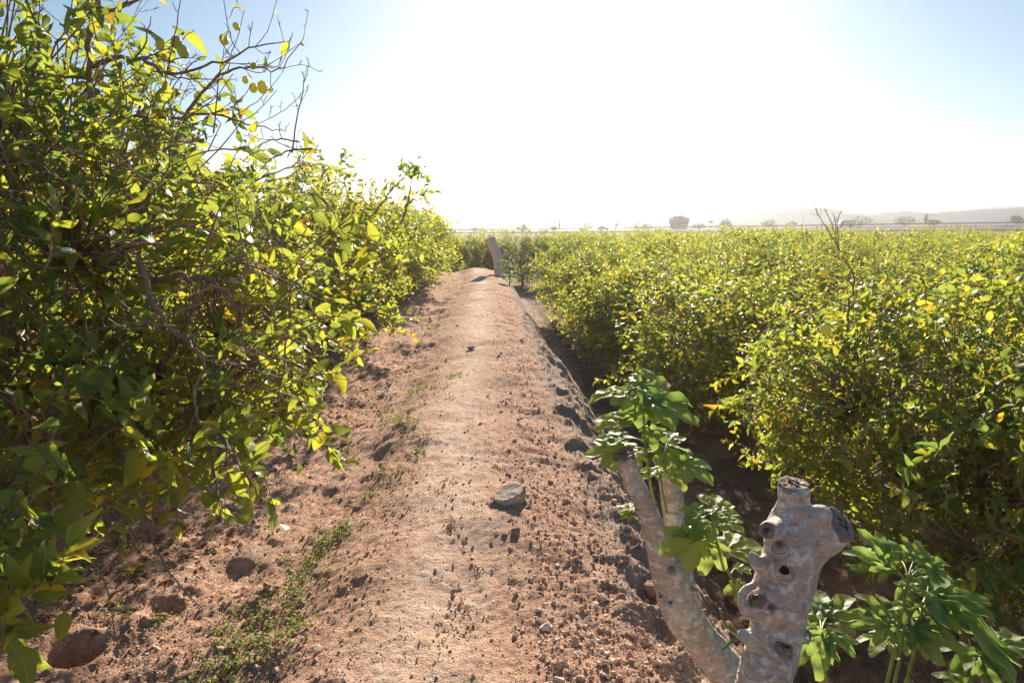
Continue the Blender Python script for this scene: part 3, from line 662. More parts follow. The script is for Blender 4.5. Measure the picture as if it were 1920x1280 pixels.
# right-hand orchard
rng = np.random.default_rng(12)
RGN = 'lemon trees of the lower orchard by the path ridge'
spots = [(2.95, 8.9, 1.0, 'broad lemon tree below the ridge, shaded on its near side, behind the fig sprouts'), (2.7, 12.8, 1.0, 'lemon tree below the ridge whose left side meets the path bank'),
         (2.45, 16.6, .97, 'lemon tree further down the bank with its crown edge at the path'), (2.35, 20.4, .95, 'last lemon tree along the bank before the far pruned stump'),
         (7.3, 9.3, 1.02, 'lemon tree with three bare shoots sticking up above its crown'), (6.9, 5.4, 1.05, 'lemon tree at the right edge behind the near dense one')]
for k, (x, y, s_, lab) in enumerate(spots):
    e = orchard_tree(x, y, MIDV[(k + 2) % 4], rng.uniform(0, 6.28), (s_, s_, s_ * (.86, .90, .95, 1.0, 1.0, 1.0)[k]), lab, None, nlem=8)
    if k == 4:
        B0 = np.array([x, y, float(zmac(x, y)) - .02]); tw = MB(); SPROUT = []
        for pts in ([(1575, 470, 10), (1545, 420, 10), (1530, 395, 10), (1529, 371, 10)], [(1572, 470, 10), (1560, 420, 10), (1548, 395, 10), (1552, 366, 10)], [(1574, 470, 10), (1570, 420, 10), (1580, 390, 10), (1588, 366, 10)], [(1568, 440, 10), (1566, 415, 10), (1562, 402, 10)]):
            bare(tw, [q / s_ for q in wp(pts)], .007, .003, 5, 0)
        o_ = tw.build('bare_branches', M['twig'], e); o_.matrix_basis = Matrix.Rotation(-e.rotation_euler.z, 4, 'Z')
MGR = 'lemon trees massed in the middle of the lower orchard'; FGR = 'lemon trees in the far half of the lower orchard'
cnt = 0
for j in range(0, 18):
    for i in range(0, 20):
        y = 9.0 + j * 4.0 + rng.normal() * .35; x = 2.9 - .045 * y + (i) * 4.25 + rng.normal() * .3
        if i == 0 and y < 36: continue
        if i == 1 and j == 0: continue
        if y > 23 and x < y * .055: continue
        if x > y * .80 + 3.5: continue
        s_ = .98 + rng.normal() * .06; sz = s_ * rng.uniform(.82, 1.10) * (.84 + .16 * min(1, max(0, (y - 9) / 14)))
        if 12 < y < 60 and rng.random() < .06: continue
        if y < 24: orchard_tree(x, y, MIDV[rng.integers(4)], rng.uniform(0, 6.28), (s_, s_, sz), 'lemon tree in the massed crowns of the lower orchard, middle distance right', MGR, nlem=4 if y < 16 else 0)
        elif y < 78: orchard_tree(x, y, FARV[rng.integers(3)], rng.uniform(0, 6.28), (s_, s_, sz), 'lemon tree in the far half of the lower orchard, below the highway', FGR, leafm='lemon_leaf_far', parts=y < 35)
        cnt += 1
print('orchard trees', cnt)
# dark clipped trees at the end of the path
for k, (x, y, s_, lab) in enumerate([(-1.5, 31.5, .95, 'shaded round lemon tree behind the far pruned stump, left of it'), (.5, 32.5, .95, 'shaded round lemon tree just right of the far pruned stump'), (2.6, 33, .95, 'lemon tree right of the shaded pair behind the far stump'), (-3.6, 34, .95, 'lemon tree left of the shaded pair, where the path ends')]):
    orchard_tree(x, y, MIDV[k], rng.uniform(0, 6.28), (s_, s_, 1.0), lab, None)

# ------------------------------------------------------------------ fig leaves and fig trunks
def fig_template(seed=0, na=96, nr=7, wide=.215, disc_=.27):
    r_ = np.random.default_rng(seed)
    ax = np.array([0, 40, -40, 84, -84]) * math.pi / 180 + r_.normal(size=5) * .04; Ls = np.array([1, .84, .84, .50, .50]) * (1 + r_.normal(size=5) * .07)
    th = np.linspace(-math.pi, math.pi, na, endpoint=False); rr = np.full(na, disc_); own = np.zeros(na, int); best = np.full(na, 9.)
    for k in range(5):
        a = ax[k]; L = Ls[k]; c = .60 * L; A_ = .40 * L; B_ = wide * L + .02
        d_ = (th - a + math.pi) % (2 * math.pi) - math.pi
        ux, uy = np.cos(d_), np.sin(d_)
        qa = (ux / A_) ** 2 + (uy / B_) ** 2; qb = -2 * ux * c / A_ ** 2; qc = (c / A_) ** 2 - 1; D = qb * qb - 4 * qa * qc
        far_ = np.where(D > 0, (-qb + np.sqrt(np.maximum(D, 0))) / (2 * qa), 0) * (ux > 0)
        neck = np.where((ux > 0), np.minimum((wide - .06) * L / (np.abs(uy) + 1e-3), .5 * L), 0)
        q = np.maximum(far_, neck); rr = np.maximum(rr, q); m = np.abs(d_) < best; best[m] = np.abs(d_)[m]; own[m] = k
    rr = rr * (1 + .025 * np.sin(th * 31 + seed)); rr[np.abs(np.abs(th) - math.pi) < .25] *= .6
    V = [(0, 0, 0)]; U = [(0, 0)]
    for i in range(1, nr + 1):
        f = i / nr
        for j in range(na):
            r = rr[j] * f; a = th[j]; d_ = (a - ax[own[j]] + math.pi) % (2 * math.pi) - math.pi; lat = r * math.sin(d_)
            z = -.10 * r * r + .5 * abs(lat) ** 1.3 * (1 + .6 * math.sin(seed * 3 + own[j])) + .035 * math.sin(r * 14 + own[j] * 2 + seed) - .12 * max(0, r - .45) * (1 + .5 * math.sin(own[j] * 2.1 + seed))
            V.append((r * math.sin(a), r * math.cos(a), z)); U.append((lat * .9, r * math.cos(d_)))
    F4 = []; F3 = [(0, 1 + j, 1 + (j + 1) % na) for j in range(na)]
    for i in range(nr - 1):
        for j in range(na): a = 1 + i * na + j; b = 1 + i * na + (j + 1) % na; F4.append((a, a + na, b + na, b))
    return np.array(V), np.array(F3), np.array(F4), np.array(U)
FIG = [fig_template(s_) for s_ in range(4)] + [fig_template(10 + s_, wide=.155, disc_=.18) for s_ in range(4)]
FIGSET = [0]
def fig_leaf(mb, st, node, j, tip, nrm, tint=None, wid=1.0):
    """petiole from node to j, blade from j to tip"""
    j = np.array(j, float); tip = np.array(tip, float); L = np.linalg.norm(tip - j); Y = (tip - j) / L; nrm = np.array(nrm, float)
    Z = nrm - Y * nrm.dot(Y); Z /= np.linalg.norm(Z); X = np.cross(Y, Z); V, F3, F4, U = FIG[FIGSET[0] + rng.integers(4)]
    nrm = nrm + rng.normal(size=3) * .16; Z = nrm - Y * nrm.dot(Y); Z /= np.linalg.norm(Z); X = np.cross(Y, Z)
    Q = j + L * (V[:, 0:1] * X * wid + V[:, 1:2] * Y + V[:, 2:3] * Z); ti = rng.uniform(.2, .9) if tint is None else tint
    mb.add(Q, F4, ti, U); nb = mb.n - len(Q); mb.f[3].append(F3 + nb)
    node = np.array(node, float); tube(st, [node, node * .5 + j * .5 + (0, 0, .008), j, j + Y * L * .25 - Z * .001], [.0032, .0026, .0022, .0012], 6, 9)
def fig_shoot(parent, B0, stem, leaves, r=.006, name='leafy_shoot'):
    """stem: (px, py, Y) points; leaves: (stem fraction, j pixel, tip pixel, dY at tip, normal)"""
    sp3 = np.array([P(*q) - B0 for q in stem]); q, rr = resample(sp3, np.linspace(r, r * .55, len(sp3)), 24); st = MB(); tube(st, q, rr, 8)
    fo = MB()
    for f, (jx, jy), (tx, ty), *e in leaves:
        node = q[min(23, int(f * 23))]; Y0 = node[1] + B0[1]; dYj = float(np.clip((node[2] + B0[2] - P(jx, jy, Y0)[2]) / .4, -.08, .08))
        J = P(jx, jy, Y0 - dYj); up_ = ty - jy; dY = float(np.clip(-up_ / FPX * Y0 / .42, -.075, .075)); tilt = e[0] if e else 0
        fig_leaf(fo, st, node, J - B0, P(tx, ty, J[1] + dY) - B0, np.array([rng.normal() * .15, -.25 - tilt, 1.]), wid=rng.uniform(.9, 1.1))
    so = st.build(name, M['green_stem'], parent); fo.build('foliage', M['fig_leaf'], so); return so
def wood(mb, pts, B0, sides=22, n=40):
    p = np.array([P(a, b, Y) - B0 for a, b, Y, h in pts]); r = np.array([h / FPX * (Y * cp + .0) * 1.06 for a, b, Y, h in pts]); tube(mb, p, r, sides, n, wob=.0); return p, r
def fuse(o, vox=.005, amp=.006):
    m_ = o.modifiers.new('fuse', 'REMESH'); m_.mode = 'VOXEL'; m_.voxel_size = vox; m_.use_smooth_shade = True
    s_ = o.modifiers.new('soften', 'SMOOTH'); s_.iterations = 6; s_.factor = .5
    tx = bpy.data.textures.new('knobbly', 'CLOUDS'); tx.noise_scale = .045; tx.noise_depth = 5
    d_ = o.modifiers.new('knobbly', 'DISPLACE'); d_.texture = tx; d_.strength = amp * 2; d_.mid_level = .5; d_.texture_coords = 'LOCAL'
def torus(mb, c, nrm, R_, r_, n=20, k=8):
    nrm = norm(nrm); a = norm(np.cross(nrm, (.2, .1, 1))); b = np.cross(nrm, a); th = np.linspace(0, 2 * math.pi, n, endpoint=False)
    cen = c + R_ * (a * np.cos(th)[:, None] + b * np.sin(th)[:, None] * 1.0); V = []
    for i in range(n):
        rd = (cen[i] - c) / R_
        for j in range(k): p = 2 * math.pi * j / k; V.append(cen[i] + r_ * (rd * math.cos(p) + nrm * math.sin(p)))
    i = np.arange(n * k).reshape(n, k); mb.add(V, np.stack([i, np.roll(i, -1, 1), np.roll(np.roll(i, -1, 1), -1, 0), np.roll(i, -1, 0)], -1).reshape(-1, 4))
def disc(name, c, nrm, r_, m_, parent, dome=.15, seed=0, asp=1.0):
    nrm = norm(nrm); a = norm(np.cross(nrm, (.2, .1, 1))); b = np.cross(nrm, a); mb = MB(); V = [c + nrm * dome * r_]; n = 26
    rr = np.random.default_rng(seed)
    for f in (.35, .7, .92, 1.0, 1.02):
        for i in range(n):
            th = 2 * math.pi * i / n; w = 1 + .06 * math.sin(3 * th + seed) + .04 * math.sin(5 * th + seed * 2)
            z = dome * r_ * (1 - f * f) + r_ * .05 * rr.normal() * (f < .95) - (.35 * r_ if f > 1.01 else 0)
            V.append(c + r_ * f * w * (a * math.cos(th) + b * math.sin(th) * asp) + nrm * z)
    F4 = [(1 + k * n + i, 1 + k * n + (i + 1) % n, 1 + (k + 1) * n + (i + 1) % n, 1 + (k + 1) * n + i) for k in range(4) for i in range(n)]
    mb.add(V, F4); mb.f[3].append(np.array([(0, 1 + i, 1 + (i + 1) % n) for i in range(n)])); return mb.build(name, m_, parent)

rng = np.random.default_rng(77)
# --- A: thick knotty pruned trunk in the foreground
YA = 1.5
A0 = P(1440, 1400, YA); A0[2] = float(zmac(A0[0], A0[1])); fa = empty('fig_stump', A0); tag(fa, 'thick knotty grey fig trunk sawn off short, in the right foreground', 'tree')
wb = MB()
k_ = float(zmac(A0[0], A0[1]))
pts = [(1488, 908, YA, 27), (1488, 938, YA, 29), (1489, 958, YA, 37), (1488, 985, YA, 50), (1490, 1015, YA, 56), (1484, 1050, YA, 54), (1474, 1085, YA, 53), (1462, 1120, YA, 56), (1462, 1155, YA, 50), (1452, 1200, YA, 50), (1440, 1240, YA, 50), (1430, 1290, YA, 52), (1420, 1360, YA, 56)]
pA, rA = wood(wb, pts, A0, 24, 60)
tube(wb, [pA[-1], pA[-1] + (.0, 0, -.2), np.array([.0, 0, -.15])], [rA[-1], rA[-1] * 1.1, rA[-1] * 1.7], 24, 14)
s1 = [P(1505, 1025, YA) - A0, P(1540, 1004, YA - .015) - A0, P(1574, 984, YA - .035) - A0]; tube(wb, s1, [.052, .046, .042], 18, 8)
s2 = [P(1528, 975, YA - .03) - A0, P(1545, 962, YA - .05) - A0, P(1553, 955, YA - .055) - A0]; tube(wb, s2, [.03, .024, .012], 14, 7)
s3 = [P(1470, 990, YA) - A0, P(1447, 993, YA - .06) - A0, P(1438, 994, YA - .085) - A0]; tube(wb, s3, [.034, .022, .019], 14, 7)
s4 = [P(1440, 1060, YA) - A0, P(1420, 1055, YA - .01) - A0, P(1408, 1032, YA - .01) - A0]; tube(wb, s4, [.028, .018, .003], 12, 8)
s5 = [P(1420, 1130, YA) - A0, P(1406, 1118, YA - .015) - A0]; tube(wb, s5, [.05, .032], 16, 6)
s6 = [P(1430, 1210, YA) - A0, P(1398, 1192, YA - .01) - A0, P(1383, 1184, YA - .01) - A0]; tube(wb, s6, [.034, .014, .010], 12, 8)
toc = norm(np.array([-.25, -1, .12]))
knots = [(1470, 1070, 21, 9, 0), (1420, 1125, 20, 15, 1), (1468, 1214, 24, 17, 1), (1446, 1142, 10, 7, 1), (1503, 1128, 17, 11, 1), (1462, 1026, 15, 9, 2), (1512, 1190, 12, 7, 1)]
def surf(px, py, pp, rr, Yd, B0, out=.97):
    c = P(px, py, Yd) - B0; i = np.argmin(np.abs(pp[:, 2] - c[2])); ax = pp[i]; dx = c[0] - ax[0]; r_ = rr[i]; dx = np.clip(dx, -r_ * .8, r_ * .8)
    # point on the front of the tube seen through this pixel
    yy = ax[1] - math.sqrt(max(r_ * r_ - dx * dx, 0)); c = P(px, py, yy + B0[1]) - B0; n_ = norm(np.array([dx, yy - ax[1], .08])); return c + n_ * r_ * (out - 1), n_
cut = []
for (px, py, R1, R2, kk) in knots:
    c, n_ = surf(px, py, pA, rA, YA, A0, 1.0); s_ = YA / FPX; torus(wb, c - n_ * .002, n_, R1 * s_, R1 * s_ * .26); cut.append((c, n_, R2 * s_, kk))
o = wb.build('trunk', M['fig_bark'], fa); fuse(o, .0045, .006)
for i, (c, n_, r_, kk) in enumerate(cut): disc('knot', c + n_ * (.010 if kk else .006), n_, r_, M[('knot_hole', 'cut_wood', 'pale_cut_wood')[0 if kk == 0 else 1 if (kk == 1 and r_ > .015) else 2]], fa, .25 if kk else -.4, i)
disc('cut_end', pA[0] + (0, 0, .003), (0, -.12, 1), .0335, M['pale_cut_wood'], fa, .06, 3)
disc('cut_end', s1[-1] + norm(s1[-1] - s1[0]) * .006, norm(s1[-1] - s1[0]) + (.1, -.25, .15), .041, M['pale_cut_wood'], fa, .1, 5)
disc('cut_end', s3[-1] + norm(s3[-1] - s3[0]) * .004, norm(s3[-1] - s3[0]) + (-.3, -.2, .1), .017, M['cut_wood'], fa, .1, 7)
tw = MB(); tube(tw, [P(1384, 1185, YA) - A0, P(1362, 1172, YA) - A0, P(1352, 1150, YA) - A0, P(1350, 1140, YA) - A0], [.005, .0035, .0025, .0015], 6, 10)
tube(tw, [P(1384, 1196, YA) - A0, P(1370, 1203, YA) - A0, P(1355, 1218, YA) - A0], [.005, .004, .003], 6, 8); tw.build('twig', M['green_stem'], fa)

# --- B: leaning fig with two sawn limbs and leafy shoots
YB = 2.1
Bq = P(1425, 1330, YB + .02); B0 = np.array([Bq[0], Bq[1], float(zmac(Bq[0], Bq[1]))]); fb = empty('fig_tree', B0); tag(fb, 'leaning fig trunk forked into two sawn limbs, with leafy shoots', 'tree')
wb = MB()
l1 = [(1170, 852, YB, 22), (1180, 880, YB, 19), (1194, 915, YB, 20), (1214, 960, YB, 22), (1232, 1010, YB, 26), (1243, 1060, YB, 29), (1262, 1100, YB, 40), (1280, 1150, YB, 43), (1312, 1195, YB + .02, 38), (1345, 1235, YB + .03, 42), (1385, 1285, YB + .04, 46), (1420, 1330, YB + .05, 52)]
l1 = [(a_, b_, c_, d_ * .9) for a_, b_, c_, d_ in l1]; pB, rB = wood(wb, l1, B0, 20, 60); tube(wb, [pB[-1], pB[-1] * .5, np.array([.02, 0, -.15])], [rB[-1], rB[-1] * 1.1, rB[-1] * 1.5], 20, 12)
l2 = [(1250, 862, YB + .16, 22), (1256, 900, YB + .16, 23), (1262, 950, YB + .15, 21), (1266, 1020, YB + .12, 22), (1275, 1085, YB + .08, 26), (1290, 1140, YB + .04, 32)]
pC, rC = wood(wb, l2, B0, 18, 40)
tube(wb, [P(1235, 1005, YB) - B0, P(1212, 1000, YB - .01) - B0, P(1204, 997, YB - .01) - B0], [.03, .022, .012], 12, 8)
tube(wb, [P(1262, 905, YB + .16) - B0, P(1278, 890, YB + .16) - B0, P(1284, 884, YB + .16) - B0], [.028, .02, .012], 12, 7)
tube(wb, [P(1180, 905, YB) - B0, P(1168, 898, YB) - B0], [.018, .006], 10, 6)
cut = []
for (px, py, R1, R2, kk) in [(1257, 1068, 13, 8, 2), (1258, 1130, 12, 5, 1), (1300, 1105, 11, 6, 1), (1240, 1120, 10, 4, 1)]:
    c, n_ = surf(px, py, pB, rB, YB, B0, 1.0); s_ = YB / FPX; torus(wb, c, n_, R1 * s_, R1 * s_ * .26); cut.append((c, n_, R2 * s_, kk))
o = wb.build('trunk', M['fig_bark'], fb); fuse(o, .006, .007)
for i, (c, n_, r_, kk) in enumerate(cut): disc('knot', c + n_ * .010, n_, r_, M['pale_cut_wood' if kk == 2 else 'cut_wood'], fb, .2, i)
disc('cut_end', pB[0] + (0, 0, .004), (-.25, -.25, 1), .034, M['cut_wood'], fb, .08, 11); disc('cut_end', pC[0] + (0, 0, .004), (0, -.1, 1), .034, M['cut_wood'], fb, .08, 12)
fig_shoot(fb, B0, [(1240, 990, YB + .1), (1222, 920, YB + .08), (1212, 850, YB + .05), (1204, 774, YB + .03), (1204, 727, YB + .02)],
          [(.98, (1167, 732), (1108, 746)), (.97, (1218, 744), (1313, 785)), (.99, (1209, 724), (1256, 708), .3), (.99, (1199, 722), (1180, 700), .3), (.98, (1190, 737), (1170, 760), .3), (.95, (1222, 750), (1232, 786), .5),
           (.82, (1190, 776), (1155, 770)), (.78, (1174, 794), (1116, 776)), (.8, (1220, 784), (1256, 780)), (.6, (1172, 822), (1116, 815)), (.55, (1176, 842), (1099, 844)), (.66, (1220, 806), (1232, 838), .4), (.5, (1190, 850), (1150, 872)), (.9, (1208, 758), (1200, 790), .5)], .006)
fig_shoot(fb, B0, [(1250, 960, YB + .1), (1240, 905, YB + .06), (1241, 880, YB + .0), (1248, 845, YB - .03)],
          [(.95, (1246, 838), (1212, 842)), (.98, (1258, 834), (1303, 846)), (.98, (1252, 826), (1264, 804), .3), (.8, (1275, 866), (1338, 897)), (.6, (1260, 880), (1290, 914), .4), (.5, (1232, 880), (1208, 892)), (.9, (1246, 846), (1246, 876), .5)], .004)
fig_shoot(fb, B0, [(1400, 1120, YB - .2), (1370, 1080, YB - .25), (1352, 1040, YB - .28), (1340, 1000, YB - .3), (1333, 962, YB - .3)],
          [(.99, (1336, 955), (1344, 922), .3), (.98, (1322, 960), (1274, 949)), (.98, (1345, 962), (1389, 958)), (.92, (1350, 975), (1394, 990)), (.75, (1310, 1004), (1256, 985)), (.7, (1306, 1014), (1244, 1029)), (.62, (1330, 1020), (1322, 1076), .9),
           (.5, (1366, 1028), (1434, 1014)), (.85, (1325, 982), (1300, 1000)), (.5, (1318, 1040), (1284, 1052)), (.3, (1382, 1066), (1408, 1062)), (.2, (1390, 1096), (1388, 1132), .6)], .005)
fig_shoot(fb, B0, [(1215, 960, YB), (1195, 975, YB - .02), (1185, 962, YB - .03)], [(.98, (1183, 956), (1176, 936), .4), (.9, (1180, 963), (1164, 970)), (.9, (1190, 955), (1202, 942))], .003)

# --- C: leafy fig suckers at the lower right
YC = 1.75
C0 = P(1640, 1400, YC); C0[2] = float(zmac(C0[0], C0[1])); fc = empty('fig_sapling', C0); tag(fc, 'low clump of lobed fig leaves on green stems, right of the knotty trunk', 'plant')
FIGSET[0] = 4
def burst(stem, lv): fig_shoot(fc, C0, stem, lv, .006)
burst([(1640, 1420, YC), (1662, 1290, YC - .02), (1688, 1170, YC), (1704, 1075, YC)],
      [(.93, (1664, 1066), (1578, 1024)), (.98, (1690, 1050), (1672, 1006), .3), (.99, (1716, 1045), (1728, 1004), .4), (.98, (1726, 1058), (1784, 1050)), (.95, (1722, 1070), (1775, 1088)), (.93, (1664, 1060), (1612, 988), .1), (.85, (1700, 1090), (1712, 1130), .5)])
burst([(1640, 1420, YC), (1690, 1310, YC - .03), (1722, 1190, YC - .05), (1730, 1128, YC - .05)],
      [(.98, (1745, 1120), (1925, 1222)), (.98, (1740, 1112), (1852, 1108)), (.9, (1745, 1130), (1812, 1188), .1), (.85, (1722, 1140), (1700, 1165), .3)])
burst([(1640, 1420, YC - .1), (1665, 1330, YC - .12), (1686, 1240, YC - .12), (1690, 1180, YC - .12)],
      [(.98, (1672, 1160), (1604, 1104)), (.97, (1668, 1172), (1598, 1172)), (.97, (1706, 1168), (1780, 1158)), (.9, (1700, 1185), (1745, 1234), .3), (.95, (1712, 1178), (1824, 1216)), (.8, (1665, 1195), (1630, 1216))])
burst([(1620, 1430, YC - .15), (1575, 1340, YC - .15), (1545, 1250, YC - .15), (1539, 1180, YC - .15)],
      [(.98, (1528, 1176), (1494, 1196)), (.98, (1545, 1165), (1570, 1142)), (.96, (1541, 1190), (1556, 1262), .7), (.97, (1556, 1185), (1606, 1228)), (.98, (1537, 1160), (1524, 1116), .2), (.99, (1550, 1158), (1600, 1106)), (.8, (1528, 1200), (1484, 1250), .3)])
burst([(1640, 1430, YC - .1), (1720, 1370, YC - .1), (1800, 1300, YC - .1), (1845, 1225, YC - .1)],
      [(.98, (1852, 1208), (1836, 1176), .2), (.98, (1866, 1212), (1925, 1244)), (.96, (1850, 1230), (1872, 1290), .5), (.95, (1832, 1225), (1790, 1250)), (.97, (1868, 1204), (1918, 1180)), (.7, (1810, 1280), (1760, 1290))])

# --- far pruned fig stump on the ridge, with a shadow across the path
g = G(932, 516); D0 = g; fd = empty('fig_stump', D0); tag(fd, 'pale pruned fig stump standing on the ridge far down the path', 'tree'); YD = D0[1]
wb = MB(); wood(wb, [(918, 446, YD, 10), (924, 460, YD, 8), (931, 476, YD, 9), (934, 495, YD, 8), (936, 512, YD, 9), (937, 525, YD, 13)], D0, 12, 24)
tube(wb, [P(933, 485, YD) - D0, P(942, 477, YD) - D0, P(948, 469, YD) - D0], [.12, .10, .11], 10, 8); tube(wb, [P(922, 458, YD) - D0, P(916, 447, YD) - D0], [.08, .06], 10, 5)
m, t, o = mat('haze_lightened_bark'); principled(t, o, ramp(t, noise(t, 6, 5, .6, coords(t)), [(.3, (.5, .42, .36)), (.6, (.78, .7, .62))]), .9, .2); M['haze_lightened'] = m  # bark colour lightened to carry the haze veil over this backlit stump
o = wb.build('trunk', M['haze_lightened'], fd); fuse(o, .025, .03)
disc('cut_end', P(921, 449, YD - .1) - D0, (0, -.8, .6), .09, M['cut_wood'], fd); disc('cut_end', P(945, 471, YD - .05) - D0, (.6, -.6, .4), .09, M['cut_wood'], fd)
E0 = G(955, 532); fe = empty('fig_sapling', E0); tag(fe, 'small leafy fig shoot beside the far stump', 'plant')
st = MB(); fo = MB()
for k in range(22):
    a = rng.uniform(0, 6.28); z = rng.uniform(.1, .75); n_ = np.array([0, 0, z]); d_ = norm(np.array([math.cos(a), math.sin(a), .1])); fig_leaf(fo, st, n_, n_ + d_ * .1, n_ + d_ * .32, (0, -.4, 1))
tube(st, [(0, 0, -.05), (.02, 0, .4), (0, .02, .8)], [.02, .014, .006], 6, 8); so = st.build('stem', M['green_stem'], fe); fo.build('foliage', M['fig_leaf'], so)

# ------------------------------------------------------------------ stones, clods, weeds
rng = np.random.default_rng(91)
def rock_verts(n=3, seed=0, amp=.28, cuts=6):
    import bmesh
    bm = bmesh.new(); bmesh.ops.create_icosphere(bm, subdivisions=n, radius=1); V = np.array([v.co for v in bm.verts]); F = np.array([[v.index for v in f.verts] for f in bm.faces]); bm.free()
    r = np.random.default_rng(seed)
    for _ in range(cuts):
        d_ = norm(r.normal(size=3)); h = r.uniform(.42, .8); s_ = V @ d_; V = V - np.maximum(0, s_ - h)[:, None] * d_
    V = V * (1 + amp * fbm(V[:, 0] * 1.6 + seed, V[:, 1] * 1.6, V[:, 2] * 1.6, o=4, s=seed)[:, None] * .6); return V, F
def stone(px, py, w, h, lab, mt='pink_rock', seed=0, sq=1.0, name='stone', sink=.25, loc=None):
    g = G(px, py) if loc is None else loc; s_ = w / FPX * (g[1] / cp) / 2; V, F = rock_verts(5 if w > 60 else 3, seed, .16, 14 if w > 60 else 7); V = V * np.array([s_, s_ * sq, s_ * h / w * 1.15]) ; b = MB(); b.add(V, F)
    o = b.build(name, M[mt], None); o.location = tuple(g + np.array([0, 0, s_ * h / w * (1 - sink * 2)])); o.rotation_euler = (0, 0, rng.uniform(-.4, .4)); tag(o, lab, name); return o
stone(960, 944, 96, 50, 'largest stone, grey and flat topped, lying on the path', 'rock', 41, .85, 'rock', .42)
stone(1235, 1112, 80, 42, 'pale pinkish rock against the leaning fig trunk', 'pink_rock', 8, .8, 'rock', .25)
stone(1165, 1128, 22, 16, 'small pale stone left of the rock by the leaning fig', 'pink_rock', 9)
stone(946, 1006, 13, 10, 'small round stone just below the largest stone, left one', 'pink_rock', 10)
stone(968, 1003, 22, 17, 'small pale stone just below the largest stone, right one', 'pink_rock', 11)
stone(305, 1162, 30, 22, 'pale stone in the small pit at the lower left', 'pink_rock', 12)
stone(278, 1172, 24, 12, 'flat reddish stone beside the pale one in the pit', 'pink_rock', 13)
stone(133, 1238, 38, 22, 'brown stone lodged in the burrow at the lower left corner', 'pink_rock', 14)
stone(500, 1108, 20, 16, 'pale lump beside the green weeds in the trough', 'pink_rock', 15)
stone(519, 1104, 14, 12, 'round reddish lump next to the pale lump by the weeds', 'pink_rock', 16)
stone(718, 866, 20, 12, 'small smooth stone in the trough left of the path', 'pink_rock', 17)
stone(352, 1020, 20, 12, 'smooth oval stone in the shade streaks at the lower left', 'pink_rock', 18)
stone(668, 940, 16, 11, 'small stone in the trough below the smooth stone', 'pink_rock', 19)
stone(884, 655, 18, 8, 'flat stone on the path in the middle distance', 'rock', 20)
def fruit(px, py, s_, lab):
    g = G(px, py); o = place('fallen_lemon', LEM, M['rotten_rind']); o.location = tuple(g + np.array([0, 0, .022 * s_])); o.rotation_euler = (1.5, rng.uniform(0, 3), 0); o.scale = (s_,) * 3; tag(o, lab, 'lemon')
fruit(398, 972, .85, 'brown shrivelled lemon fallen under the hanging twig at the left')
fruit(767, 684, 1.1, 'yellow fallen lemon on the bare soil left of the path'); fruit(763, 625, 1.1, 'yellow fallen lemon in the shade edge further up the left side')

# clods and grit
def scatter(n, ymax=18):
    u = rng.random(n); y = 1.9 * (ymax / 1.9) ** (u); x = rng.uniform(-.78, .62, n) * y; d_ = x - path_c(y)
    keep = (d_ < 1.7) & (rng.random(n) < np.where(np.abs(d_ + .03) < .28, .6, 1.0) * np.clip(.4 + .9 * sstep(-.2, .5, fbm(x * 1.6, y * 1.6, o=2, s=9)), 0, 1)); return x[keep], y[keep]
mb = MB(); x, y = scatter(95000); on = np.abs(x - path_c(y) + .03) < .28
sz = np.clip(.0031 * np.exp(rng.normal(size=len(x)) * .6), .0018, .022) * (1 + .05 * y) * np.where(on, .7, 1); z = zground(x, y)
t0 = [rock_verts(1, s_, .6, 3) for s_ in range(8)]; t2 = [rock_verts(2, s_, .6, 5) for s_ in range(5)]
for tl, mm in ((t0, sz < .009), (t2, sz >= .009)):
    k = rng.integers(0, len(tl), len(x)); Zs = norm(dirs(len(x)) * .5 + (0, 0, 1)); Xs = norm(np.cross(Zs, dirs(len(x)))); Ys = np.cross(Zs, Xs)
    for j in range(len(tl)):
        m_ = (k == j) & mm
        if m_.any(): instance(mb, tl[j][0] * (1, .8, .62), tl[j][1], np.stack([x, y, z + sz * .2], -1)[m_], Xs[m_], Ys[m_], Zs[m_], sz[m_], rng.random(m_.sum()) ** 1.2)
n = 3200; px_ = rng.uniform(930, 1330, n); py_ = rng.uniform(760, 1290, n); gg = np.array([G(a, b, 12) for a, b in zip(px_, py_)]); dd_ = gg[:, 0] - path_c(gg[:, 1]); gg = gg[(dd_ > .35) & (dd_ < 1.5)]
sz = np.clip(.0062 * np.exp(rng.normal(size=len(gg)) * .55), .003, .028); k = rng.integers(0, 5, len(gg)); Zs = norm(dirs(len(gg)) * .6 + (0, 0, 1)); Xs = norm(np.cross(Zs, dirs(len(gg)))); Ys = np.cross(Zs, Xs)
for j in range(5): m_ = k == j; instance(mb, t2[j][0] * (1, .85, .7), t2[j][1], (gg + np.stack([0 * sz, 0 * sz, sz * .15], -1))[m_], Xs[m_], Ys[m_], Zs[m_], sz[m_], rng.random(m_.sum()))
tag(mb.build('soil_clods', M['clod'], smooth=False), 'crumbs and clods of dry soil strewn over the ridge and trough', 'soil', kind='stuff')

